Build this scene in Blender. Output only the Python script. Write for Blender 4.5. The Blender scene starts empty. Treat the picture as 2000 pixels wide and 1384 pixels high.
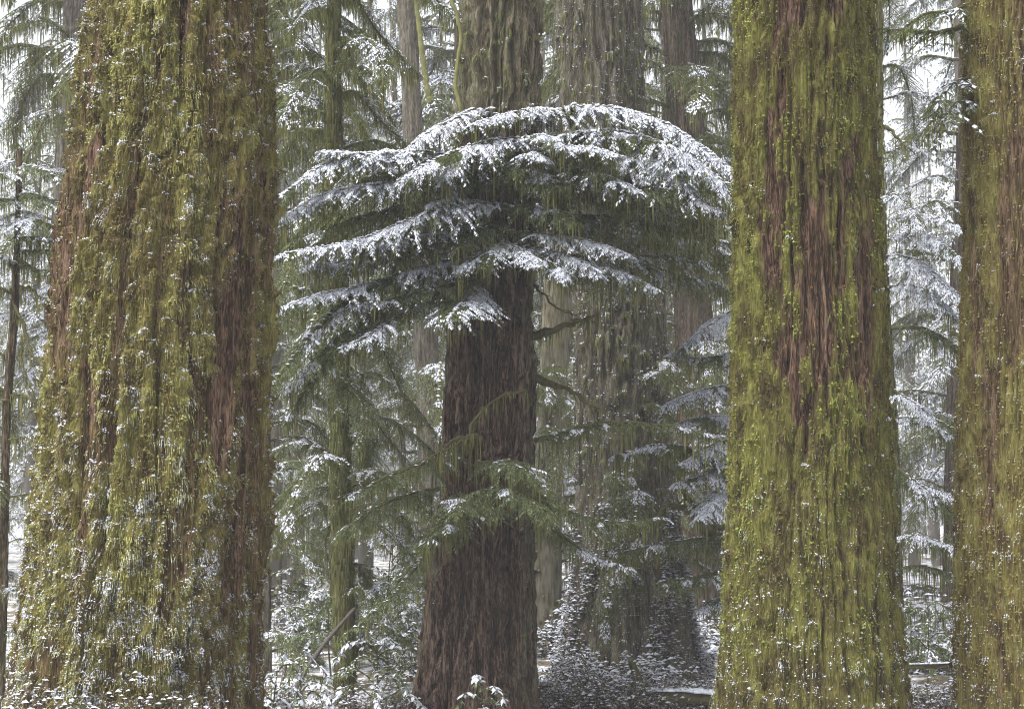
import bpy, math, random
import numpy as np
from mathutils import Vector

SEED = 7
rng = np.random.default_rng(SEED)
scene = bpy.context.scene
COL = scene.collection

# ------------------------------------------------------------------ camera
FPX = 3731.0                 # focal length in photograph pixels (2000 wide)
CAMZ = 2.6
PITCH = math.atan((1000 - 692) / FPX)
cam = bpy.data.cameras.new("camera")
cam.sensor_width = 36.0
cam.lens = 36.0 * FPX / 2000.0
cam.clip_start = 0.1
cam.clip_end = 3000.0
cam_o = bpy.data.objects.new("camera", cam)
COL.objects.link(cam_o)
cam_o.location = (0, 0, CAMZ)
cam_o.rotation_euler = (math.pi / 2 + PITCH, 0, 0)
scene.camera = cam_o

# ------------------------------------------------------------------ overcast sky and soft sun
SUN_EL, SUN_AZ = math.radians(62), math.radians(238)
world = bpy.data.worlds.new("World")
scene.world = world
world.use_nodes = True
wn = world.node_tree.nodes
wl = world.node_tree.links
wn.clear()
w_out = wn.new("ShaderNodeOutputWorld")
w_bg = wn.new("ShaderNodeBackground")
w_sky = wn.new("ShaderNodeTexSky")
w_sky.sky_type = 'NISHITA'
w_sky.sun_disc = False
w_sky.sun_elevation = SUN_EL
w_sky.sun_rotation = SUN_AZ
w_sky.dust_density = 5.0
w_sky.air_density = 1.0
w_hs = wn.new("ShaderNodeHueSaturation")       # cloud cover takes most of the blue out
w_hs.inputs['Saturation'].default_value = 0.22
w_bg.inputs['Strength'].default_value = 0.09
wl.new(w_sky.outputs[0], w_hs.inputs['Color'])
wl.new(w_hs.outputs[0], w_bg.inputs['Color'])
wl.new(w_bg.outputs[0], w_out.inputs['Surface'])

sun = bpy.data.lights.new("sun", 'SUN')
sun.energy = 1.1
sun.angle = math.radians(55)
sun.color = (1.0, 0.97, 0.93)
sun_o = bpy.data.objects.new("sun", sun)
COL.objects.link(sun_o)
sdir = Vector((math.sin(SUN_AZ) * math.cos(SUN_EL), math.cos(SUN_AZ) * math.cos(SUN_EL), math.sin(SUN_EL)))
sun_o.rotation_euler = sdir.to_track_quat('Z', 'Y').to_euler()

vs = scene.view_settings
vs.view_transform = 'Standard'
vs.look = 'None'
vs.exposure = 2.1
vs.gamma = 1.0
cy = scene.cycles
cy.max_bounces = 6
cy.diffuse_bounces = 3
cy.glossy_bounces = 1
cy.transmission_bounces = 2
cy.volume_bounces = 2
cy.transparent_max_bounces = 4
cy.use_denoising = True
cy.denoising_input_passes = 'RGB_ALBEDO_NORMAL'
cy.denoising_prefilter = 'NONE'      # keeps the fine grain of bark and needles
cy.filter_width = 1.1

# ------------------------------------------------------------------ helpers
CP, SP = math.cos(PITCH), math.sin(PITCH)

def P(px, py, Y):
    """world point where the photograph's pixel (px, py) lies at distance Y"""
    a = (px - 1000.0) / FPX
    b = (692.0 - py) / FPX
    fy, fz = CP - b * SP, SP + b * CP
    t = Y / fy
    return np.array((a * t, Y, CAMZ + fz * t))

_M = np.uint32
def _hash(i, j, k, s):
    with np.errstate(over='ignore'):
        h = (i.astype(np.uint32) * _M(374761393) + j.astype(np.uint32) * _M(668265263)
             + k.astype(np.uint32) * _M(2147483647) + _M(s * 974634 + 17))
        h = (h ^ (h >> _M(13))) * _M(1274126177)
        h = (h ^ (h >> _M(16))) * _M(2246822519)
        h = h ^ (h >> _M(15))
    return h.astype(np.float64) / 4294967295.0

def noise(x, y, z, s=0):
    xi, yi, zi = np.floor(x), np.floor(y), np.floor(z)
    fx, fy, fz = x - xi, y - yi, z - zi
    xi, yi, zi = xi.astype(np.int64), yi.astype(np.int64), zi.astype(np.int64)
    ux, uy, uz = [f * f * f * (f * (f * 6 - 15) + 10) for f in (fx, fy, fz)]
    r = 0
    for a in (0, 1):
        wx = ux if a else 1 - ux
        for b in (0, 1):
            wy = uy if b else 1 - uy
            for c in (0, 1):
                wz = uz if c else 1 - uz
                r = r + wx * wy * wz * _hash(xi + a, yi + b, zi + c, s)
    return r

def fbm(x, y, z, s=0, o=4):
    r, a, t = 0, 1.0, 0.0
    for k in range(o):
        f = 2.03 ** k
        r = r + a * noise(x * f + 31.7 * k, y * f + 11.3 * k, z * f + 5.1 * k, s + k)
        t += a
        a *= 0.5
    return r / t

def sstep(a, b, x):
    t = np.clip((x - a) / (b - a), 0, 1)
    return t * t * (3 - 2 * t)

class Acc:
    """collects vertices and faces for one mesh"""
    def __init__(s):
        s.v, s.q, s.t, s.n = [], [], [], 0
        s.tint, s.qm, s.tm = [], [], []
    def add(s, v, quads=None, tris=None, tint=None, mat=0):
        v = np.asarray(v, dtype=np.float64).reshape(-1, 3)
        if not len(v): return
        if quads is not None and len(quads):
            s.q.append(np.asarray(quads) + s.n); s.qm.append(np.full(len(quads), mat))
        if tris is not None and len(tris):
            s.t.append(np.asarray(tris) + s.n); s.tm.append(np.full(len(tris), mat))
        s.v.append(v)
        s.tint.append(np.full(len(v), 0.5) if tint is None else np.asarray(tint, dtype=np.float64))
        s.n += len(v)
    def empty(s): return s.n == 0
    def mesh(s, name, mats, smooth=False, attrs=None):
        v = np.concatenate(s.v)
        q = np.concatenate(s.q) if s.q else np.zeros((0, 4), int)
        t = np.concatenate(s.t) if s.t else np.zeros((0, 3), int)
        mi = np.concatenate([np.concatenate(s.qm) if s.qm else np.zeros(0, int), np.concatenate(s.tm) if s.tm else np.zeros(0, int)])
        me = bpy.data.meshes.new(name)
        me.vertices.add(len(v)); me.vertices.foreach_set("co", v.astype(np.float32).ravel())
        loops = np.concatenate([q.ravel(), t.ravel()]).astype(np.int32)
        me.loops.add(len(loops)); me.loops.foreach_set("vertex_index", loops)
        tot = np.concatenate([np.full(len(q), 4), np.full(len(t), 3)]).astype(np.int32)
        st = np.concatenate([[0], np.cumsum(tot)[:-1]]).astype(np.int32)
        me.polygons.add(len(tot)); me.polygons.foreach_set("loop_start", st); me.polygons.foreach_set("loop_total", tot)
        if not isinstance(mats, (list, tuple)): mats = [mats]
        for m in mats: me.materials.append(m)
        if len(mats) > 1: me.polygons.foreach_set("material_index", mi.astype(np.int32))
        if smooth: me.polygons.foreach_set("use_smooth", np.ones(len(tot), bool))
        a = me.attributes.new("tint", 'FLOAT', 'POINT')
        a.data.foreach_set("value", np.concatenate(s.tint).astype(np.float32))
        for k, arr in (attrs or {}).items():
            a = me.attributes.new(k, 'FLOAT', 'POINT')
            a.data.foreach_set("value", np.asarray(arr, dtype=np.float32).ravel())
        me.update(calc_edges=True)
        return me

def link(name, me, parent=None, kind=None):
    o = bpy.data.objects.new(name, me)
    COL.objects.link(o)
    if parent is not None: o.parent = parent
    if kind: o["kind"] = kind
    return o

def thing(name, label, cat, group=None, loc=None):
    o = bpy.data.objects.new(name, None)
    COL.objects.link(o)
    o.empty_display_size = 0.3
    o["label"] = label; o["category"] = cat
    if group: o["group"] = group
    if loc is not None: o.location = loc
    return o

def unit(v):
    return v / np.maximum(np.linalg.norm(v, axis=-1, keepdims=True), 1e-9)

Z = np.array((0, 0, 1.0))

def catmull(pts, n):
    p = np.asarray(pts, dtype=float)
    p = np.vstack([2 * p[0] - p[1], p, 2 * p[-1] - p[-2]])
    seg = len(p) - 3
    u = np.linspace(0, seg - 1e-6, n)
    i = u.astype(int); f = (u - i)[:, None]
    a, b, c, d = p[i], p[i + 1], p[i + 2], p[i + 3]
    return 0.5 * (2 * b + (c - a) * f + (2 * a - 5 * b + 4 * c - d) * f ** 2 + (3 * b - a - 3 * c + d) * f ** 3)

def tube(acc, pts, radii, sides=6, tint=0.5, mat=0, rough=0.0, rg=None):
    pts = np.asarray(pts, dtype=float); n = len(pts)
    T = unit(np.gradient(pts, axis=0))
    ref = np.where(np.abs(T[:, 2:3]) > 0.92, np.array((1.0, 0, 0)), Z)
    A = unit(np.cross(T, ref)); B = np.cross(A, T)
    th = np.linspace(0, 2 * math.pi, sides, endpoint=False)
    r = np.asarray(radii, dtype=float)[:, None] * np.ones((1, sides))
    if rough and rg is not None: r = r * (1 + rough * (rg.random((n, sides)) - 0.5))
    v = pts[:, None] + (np.cos(th)[None, :, None] * A[:, None] + np.sin(th)[None, :, None] * B[:, None]) * r[:, :, None]
    i = np.arange(n - 1)[:, None] * sides; k = np.arange(sides)[None]; k2 = (k + 1) % sides
    q = np.stack([i + k, i + k2, i + sides + k2, i + sides + k], -1).reshape(-1, 4)
    acc.add(v, quads=q, tint=np.full(n * sides, tint), mat=mat)
    # closed tip
    tip = pts[-1] + T[-1] * radii[-1]
    vv = np.vstack([v[-1], tip]); kk = np.arange(sides)
    acc.add(vv, tris=np.stack([kk, (kk + 1) % sides, np.full(sides, sides)], -1), tint=np.full(sides + 1, tint), mat=mat)

def strands(acc, p, length, width, rg, mat=0, tint=None, sway=0.08, az=None, out=None, simple=False):
    """hanging ribbons of moss: p (n,3)"""
    n = len(p)
    if not n: return
    az = rg.random(n) * math.pi if az is None else az
    w = np.stack([np.cos(az), np.sin(az), np.zeros(n)], -1) * (width / 2)[:, None]
    sw = (rg.random((n, 3)) - 0.5) * (sway * length)[:, None] * np.array((1, 1, 0.2))
    mid = p - Z * (length * 0.5)[:, None] + sw * 0.6
    tip = p - Z * length[:, None] + sw
    if out is not None:
        mid = mid + out * 0.6; tip = tip + out
    if simple:
        acc.add(np.stack([p - w, p + w, tip], 1), tris=np.arange(n)[:, None] * 3 + np.array([[0, 1, 2]]), tint=np.repeat(rg.random(n) if tint is None else tint, 3), mat=mat)
        return
    v = np.stack([p - w * 0.7, p + w * 0.7, mid + w, mid - w, tip], 1)
    b = np.arange(n)[:, None] * 5
    t = np.repeat(rg.random(n) if tint is None else tint, 5).reshape(n, 5) + np.array((.06, .06, 0, 0, -.16))[None]; t = np.clip(t, 0, 1).ravel()
    acc.add(v, quads=b + np.array([[0, 1, 2, 3]]), tris=b + np.array([[3, 2, 4]]), tint=t, mat=mat)

_ico = None
def flecks(acc, p, size, rg, flat=0.6, tint=None):
    n = len(p)
    if not n: return
    k = 5
    th = np.linspace(0, 2 * math.pi, k, endpoint=False)
    base = np.vstack([np.stack([np.cos(th), np.sin(th), np.full(k, -0.35)], -1), [[0, 0, 0.75]]])
    v = base[None] * (0.55 + 0.9 * rg.random((n, k + 1, 1))) + rg.normal(0, .1, (n, k + 1, 3))
    v[:, :, 2] *= flat
    rot = rg.random(n) * 6.283
    c, s_ = np.cos(rot)[:, None], np.sin(rot)[:, None]
    v = np.stack([v[..., 0] * c - v[..., 1] * s_, v[..., 0] * s_ + v[..., 1] * c, v[..., 2]], -1) * size[:, None, None] + p[:, None]
    a = np.arange(k)
    f = np.stack([a, (a + 1) % k, np.full(k, k)], -1)
    acc.add(v, tris=(np.arange(n)[:, None, None] * (k + 1) + f[None]).reshape(-1, 3), tint=np.repeat(rg.random(n) if tint is None else tint, k + 1))

def lumps(acc, p, size, rg, flat=0.6, mat=0, tint=None, stretch=None):
    """small irregular heaps (10-point caps), p (n,3), size (n,)"""
    n = len(p)
    if not n: return
    k = 6
    th = np.linspace(0, 2 * math.pi, k, endpoint=False)
    ring1 = np.stack([np.cos(th), np.sin(th), np.full(k, -0.15)], -1)
    ring2 = np.stack([0.68 * np.cos(th + .5), 0.68 * np.sin(th + .5), np.full(k, 0.55)], -1)
    base = np.vstack([ring1, ring2, [[0, 0, 0.9]], [[0, 0, -0.45]]])
    v = base[None] * (0.62 + 0.76 * rg.random((n, len(base), 1)))
    v[:, :, 2] *= flat
    if stretch is not None:
        v = v * stretch[:, None, :]
    rot = rg.random(n) * 6.283 if stretch is None else np.zeros(n)
    c, s = np.cos(rot)[:, None], np.sin(rot)[:, None]
    v = np.stack([v[..., 0] * c - v[..., 1] * s, v[..., 0] * s + v[..., 1] * c, v[..., 2]], -1)
    v = v * size[:, None, None] + p[:, None]
    a = np.arange(k); a2 = (a + 1) % k
    f = np.concatenate([np.stack([a, a2, k + a], -1), np.stack([a2, k + a2, k + a], -1),
                        np.stack([k + a, k + a2, np.full(k, 2 * k)], -1), np.stack([a2, a, np.full(k, 2 * k + 1)], -1)])
    m = len(base)
    tr = (np.arange(n)[:, None, None] * m + f[None]).reshape(-1, 3)
    acc.add(v, tris=tr, tint=np.repeat(rg.random(n) if tint is None else tint, m), mat=mat)

# ------------------------------------------------------------------ materials
def ramp(nt, stops):
    r = nt.nodes.new("ShaderNodeValToRGB")
    el = r.color_ramp.elements
    while len(el) > 2: el.remove(el[-1])
    for k, (pos, c) in enumerate(stops):
        e = el[k] if k < 2 else el.new(pos)
        e.position = pos; e.color = (*c, 1)
    return r

def base_mat(name, rough=0.9):
    m = bpy.data.materials.new(name); m.use_nodes = True
    nt = m.node_tree
    b = nt.nodes["Principled BSDF"]
    b.inputs["Roughness"].default_value = rough
    b.inputs["Specular IOR Level"].default_value = 0.15
    return m, nt, b

def tint_mat(name, stops, rough=0.9, nscale=9.0, nmix=0.35, transl=0.0, stretch=(1, 1, 1), bump=0.0, frost=None):
    """colour runs over the ramp by each blade's own tint and a procedural noise"""
    m, nt, b = base_mat(name, rough)
    N, L = nt.nodes, nt.links
    at = N.new("ShaderNodeAttribute"); at.attribute_name = "tint"
    geo = N.new("ShaderNodeNewGeometry")
    mp = N.new("ShaderNodeMapping"); mp.inputs['Scale'].default_value = stretch
    nz = N.new("ShaderNodeTexNoise"); nz.inputs['Scale'].default_value = nscale; nz.inputs['Detail'].default_value = 4
    L.new(geo.outputs['Position'], mp.inputs['Vector']); L.new(mp.outputs[0], nz.inputs['Vector'])
    mx = N.new("ShaderNodeMix"); mx.inputs[0].default_value = nmix
    L.new(at.outputs['Fac'], mx.inputs[2]); L.new(nz.outputs['Fac'], mx.inputs[3])
    r = ramp(nt, stops)
    L.new(mx.outputs[0], r.inputs[0])
    if frost:                                   # powder snow caught among the strands, in patches, more of it low down
        f1 = N.new("ShaderNodeTexNoise"); f1.inputs['Scale'].default_value = 60; f1.inputs['Detail'].default_value = 2
        f2 = N.new("ShaderNodeTexNoise"); f2.inputs['Scale'].default_value = 5.5; f2.inputs['Detail'].default_value = 3
        for q in (f1, f2): L.new(geo.outputs['Position'], q.inputs['Vector'])
        sx = N.new("ShaderNodeSeparateXYZ"); L.new(geo.outputs['Position'], sx.inputs[0])
        zr = N.new("ShaderNodeMapRange"); zr.inputs[1].default_value = 4.4; zr.inputs[2].default_value = 0.8; zr.inputs[3].default_value = frost[0]; zr.inputs[4].default_value = frost[1]
        L.new(sx.outputs[2], zr.inputs[0])
        ad = N.new("ShaderNodeMath"); ad.operation = 'ADD'; L.new(f1.outputs['Fac'], ad.inputs[0]); L.new(f2.outputs['Fac'], ad.inputs[1])
        ad2 = N.new("ShaderNodeMath"); ad2.operation = 'ADD'; L.new(ad.outputs[0], ad2.inputs[0]); L.new(zr.outputs[0], ad2.inputs[1])
        st = N.new("ShaderNodeMapRange"); st.inputs[1].default_value = 1.20; st.inputs[2].default_value = 1.30; L.new(ad2.outputs[0], st.inputs[0])
        fm = N.new("ShaderNodeMix"); fm.data_type = 'RGBA'; fm.inputs[7].default_value = (0.60, 0.63, 0.70, 1)
        L.new(st.outputs[0], fm.inputs[0]); L.new(r.outputs[0], fm.inputs[6])
        class _R: pass
        r = _R(); r.outputs = [fm.outputs[2]]
    L.new(r.outputs[0], b.inputs['Base Color'])
    if bump:
        bp = N.new("ShaderNodeBump"); bp.inputs['Strength'].default_value = bump; bp.inputs['Distance'].default_value = 0.02
        L.new(nz.outputs['Fac'], bp.inputs['Height']); L.new(bp.outputs[0], b.inputs['Normal'])
    if transl:
        tr = N.new("ShaderNodeBsdfTranslucent"); ms = N.new("ShaderNodeMixShader"); ms.inputs[0].default_value = transl
        L.new(r.outputs[0], tr.inputs['Color'])
        L.new(b.outputs[0], ms.inputs[1]); L.new(tr.outputs[0], ms.inputs[2])
        L.new(ms.outputs[0], N["Material Output"].inputs['Surface'])
    return m

SNOWC = (0.60, 0.63, 0.70)
M_snow = tint_mat("snow", [(0.0, (0.42, 0.45, 0.53)), (1.0, (0.66, 0.68, 0.74))], 0.75, 14, 0.3)
M_needle = tint_mat("hemlock_needles", [(0.1, (0.046, 0.072, 0.026)), (0.42, (0.105, 0.145, 0.050)), (0.68, (0.17, 0.195, 0.085)), (0.92, (0.36, 0.40, 0.31))], 0.7, 3.0, 0.3, 0.4)
M_needle_far = tint_mat("far_needles", [(0.0, (0.050, 0.060, 0.036)), (0.5, (0.135, 0.145, 0.072)), (1.0, (0.30, 0.32, 0.22))], 0.8, 1.5, 0.3, 0.25)
M_strand = tint_mat("hanging_moss", [(0.1, (0.066, 0.062, 0.022)), (0.5, (0.165, 0.165, 0.055)), (0.9, (0.30, 0.30, 0.125))], 0.95, 4, 0.35, 0.3)
M_limb = tint_mat("mossy_limb", [(0.0, (0.045, 0.038, 0.026)), (0.5, (0.085, 0.080, 0.036)), (1.0, (0.16, 0.16, 0.06))], 0.95, 14, 0.75, bump=0.6)
M_moss_a = tint_mat("olive_trunk_moss", [(0.12, (0.070, 0.040, 0.022)), (0.34, (0.142, 0.118, 0.040)), (0.56, (0.205, 0.200, 0.058)), (0.82, (0.34, 0.345, 0.12))], 0.95, 5, 0.45, 0.2, frost=(.03, .18))
M_moss_b = tint_mat("bright_trunk_moss", [(0.12, (0.075, 0.048, 0.022)), (0.36, (0.120, 0.105, 0.030)), (0.60, (0.165, 0.182, 0.034)), (0.86, (0.28, 0.33, 0.07))], 0.95, 5, 0.45, 0.2, frost=(-.08, .13))
M_moss_c = tint_mat("brown_trunk_moss", [(0.12, (0.08, 0.05, 0.026)), (0.36, (0.14, 0.105, 0.036)), (0.62, (0.205, 0.172, 0.052)), (0.9, (0.31, 0.29, 0.11))], 0.95, 5, 0.45, 0.2, frost=(-.02, .10))
M_moss_d = tint_mat("dark_green_moss", [(0.0, (0.05, 0.05, 0.02)), (0.5, (0.12, 0.13, 0.04)), (1.0, (0.22, 0.24, 0.09))], 0.95, 5, 0.45, 0.12)

def trunk_mat(name, bark, mosscol, vscale=(17, 17, 1.0), fine=(80, 80, 8)):
    """bark, moss and snow mixed by where each really lies on the trunk (mesh attributes)"""
    m, nt, b = base_mat(name, 0.92)
    N, L = nt.nodes, nt.links
    geo = N.new("ShaderNodeNewGeometry")
    def nz(scale, detail=5, dist=0.0):
        mp = N.new("ShaderNodeMapping"); mp.inputs['Scale'].default_value = scale
        n = N.new("ShaderNodeTexNoise"); n.inputs['Scale'].default_value = 1.0; n.inputs['Detail'].default_value = detail
        n.inputs['Distortion'].default_value = dist
        L.new(geo.outputs['Position'], mp.inputs['Vector']); L.new(mp.outputs[0], n.inputs['Vector'])
        return n
    def att(k):
        a = N.new("ShaderNodeAttribute"); a.attribute_name = k; return a
    n1, n2, n3 = nz(vscale, 6, 0.4), nz(fine, 4), nz((6, 6, 3), 4)
    mb = N.new("ShaderNodeMix"); mb.inputs[0].default_value = 0.5
    L.new(n1.outputs['Fac'], mb.inputs[2]); L.new(n2.outputs['Fac'], mb.inputs[3])
    rb = ramp(nt, bark); L.new(mb.outputs[0], rb.inputs[0])
    mm = N.new("ShaderNodeMix"); mm.inputs[0].default_value = 0.6
    L.new(n2.outputs['Fac'], mm.inputs[2]); L.new(n3.outputs['Fac'], mm.inputs[3])
    rm = ramp(nt, mosscol); L.new(mm.outputs[0], rm.inputs[0])
    c1 = N.new("ShaderNodeMix"); c1.data_type = 'RGBA'
    L.new(att("moss").outputs['Fac'], c1.inputs[0]); L.new(rb.outputs[0], c1.inputs[6]); L.new(rm.outputs[0], c1.inputs[7])
    c2 = N.new("ShaderNodeMix"); c2.data_type = 'RGBA'; c2.inputs[7].default_value = (*SNOWC, 1)
    L.new(att("snow").outputs['Fac'], c2.inputs[0]); L.new(c1.outputs[2], c2.inputs[6])
    L.new(c2.outputs[2], b.inputs['Base Color'])
    bp = N.new("ShaderNodeBump"); bp.inputs['Strength'].default_value = 1.0; bp.inputs['Distance'].default_value = 0.05
    L.new(n2.outputs['Fac'], bp.inputs['Height']); L.new(bp.outputs[0], b.inputs['Normal'])
    return m

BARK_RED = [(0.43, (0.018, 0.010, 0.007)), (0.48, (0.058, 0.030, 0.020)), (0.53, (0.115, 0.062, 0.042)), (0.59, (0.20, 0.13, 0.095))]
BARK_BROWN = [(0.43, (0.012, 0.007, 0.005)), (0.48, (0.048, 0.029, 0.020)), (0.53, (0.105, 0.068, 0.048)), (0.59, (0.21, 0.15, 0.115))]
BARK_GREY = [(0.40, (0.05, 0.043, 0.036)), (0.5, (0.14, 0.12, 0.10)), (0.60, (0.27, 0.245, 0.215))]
MOSS_OL = [(0.38, (0.070, 0.048, 0.022)), (0.47, (0.138, 0.110, 0.034)), (0.56, (0.20, 0.18, 0.05)), (0.66, (0.29, 0.27, 0.095))]
MOSS_BR = [(0.38, (0.050, 0.036, 0.016)), (0.47, (0.10, 0.084, 0.026)), (0.56, (0.155, 0.148, 0.036)), (0.66, (0.235, 0.235, 0.065))]
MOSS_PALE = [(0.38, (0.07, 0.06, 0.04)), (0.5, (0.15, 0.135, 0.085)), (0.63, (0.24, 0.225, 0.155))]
T_left = trunk_mat("left_giant_bark", BARK_RED, MOSS_OL)
T_right = trunk_mat("right_giant_bark", BARK_RED, MOSS_BR)
T_far = trunk_mat("edge_giant_bark", BARK_RED, MOSS_OL)
T_mid = trunk_mat("furrowed_bark", BARK_BROWN, MOSS_PALE)
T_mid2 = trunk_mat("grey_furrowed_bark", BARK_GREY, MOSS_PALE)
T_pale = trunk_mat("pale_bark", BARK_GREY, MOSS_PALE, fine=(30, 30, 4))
T_thin = trunk_mat("thin_mossy_bark", BARK_BROWN, [(0.38, (.055, .05, .022)), (.5, (.12, .118, .04)), (.62, (.2, .2, .075))])

# ------------------------------------------------------------------ ground
def gz(x, y):
    x = np.asarray(x, dtype=float); y = np.asarray(y, dtype=float)
    mound = 0.6 * np.exp(-(((x + 3.55) / 2.3) ** 2 + ((y - 17.6) / 2.4) ** 2))
    return mound + (fbm(x * 0.13 + 40, y * 0.13 + 40, x * 0, 3, 3) - 0.5) * 0.55 + 0.10 * (fbm(x * 0.9, y * 0.9, x * 0, 9, 2) - 0.5)

def build_ground():
    a = np.sinh(np.linspace(-5.4, 5.4, 170)); a = a / a.max() * 620
    gx = a; gy = a + 28
    X, Y = np.meshgrid(gx, gy)
    V = np.stack([X, Y, gz(X, Y)], -1).reshape(-1, 3)
    n = len(a)
    i = np.arange(n - 1)[:, None] * n + np.arange(n - 1)[None]
    q = np.stack([i, i + 1, i + n + 1, i + n], -1).reshape(-1, 4)
    acc = Acc(); acc.add(V, quads=q)
    m, nt, b = base_mat("snowy_forest_floor", 0.9)
    N, L = nt.nodes, nt.links
    geo = N.new("ShaderNodeNewGeometry")
    n1 = N.new("ShaderNodeTexNoise"); n1.inputs['Scale'].default_value = 1.6; n1.inputs['Detail'].default_value = 8; n1.inputs['Roughness'].default_value = 0.7
    n2 = N.new("ShaderNodeTexNoise"); n2.inputs['Scale'].default_value = 9; n2.inputs['Detail'].default_value = 5
    L.new(geo.outputs['Position'], n1.inputs['Vector']); L.new(geo.outputs['Position'], n2.inputs['Vector'])
    lit = ramp(nt, [(0.3, (0.05, 0.042, 0.028)), (0.5, (0.11, 0.088, 0.056)), (0.7, (0.16, 0.14, 0.09))]); L.new(n2.outputs['Fac'], lit.inputs[0])
    msk = ramp(nt, [(0.47, (0, 0, 0)), (0.56, (1, 1, 1))]); L.new(n1.outputs['Fac'], msk.inputs[0])
    mx = N.new("ShaderNodeMix"); mx.data_type = 'RGBA'; mx.inputs[7].default_value = (*SNOWC, 1)
    L.new(msk.outputs[0], mx.inputs[0]); L.new(lit.outputs[0], mx.inputs[6]); L.new(mx.outputs[2], b.inputs['Base Color'])
    bp = N.new("ShaderNodeBump"); bp.inputs['Strength'].default_value = 0.8; bp.inputs['Distance'].default_value = 0.08
    L.new(n2.outputs['Fac'], bp.inputs['Height']); L.new(bp.outputs[0], b.inputs['Normal'])
    link("ground", acc.mesh("ground", m, True), kind="structure")
build_ground()

# ------------------------------------------------------------------ trunks
def trunk_profile(edges, Y):
    e = sorted(edges, key=lambda t: -t[0])          # bottom first
    z, cx, r = [], [], []
    for py, l, rr in e:
        a, b = P(l, py, Y), P(rr, py, Y)
        z.append(a[2]); cx.append((a[0] + b[0]) / 2); r.append((b[0] - a[0]) / 2)
    return np.array(z), np.array(cx), np.array(r)

class Trunk: pass

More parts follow.
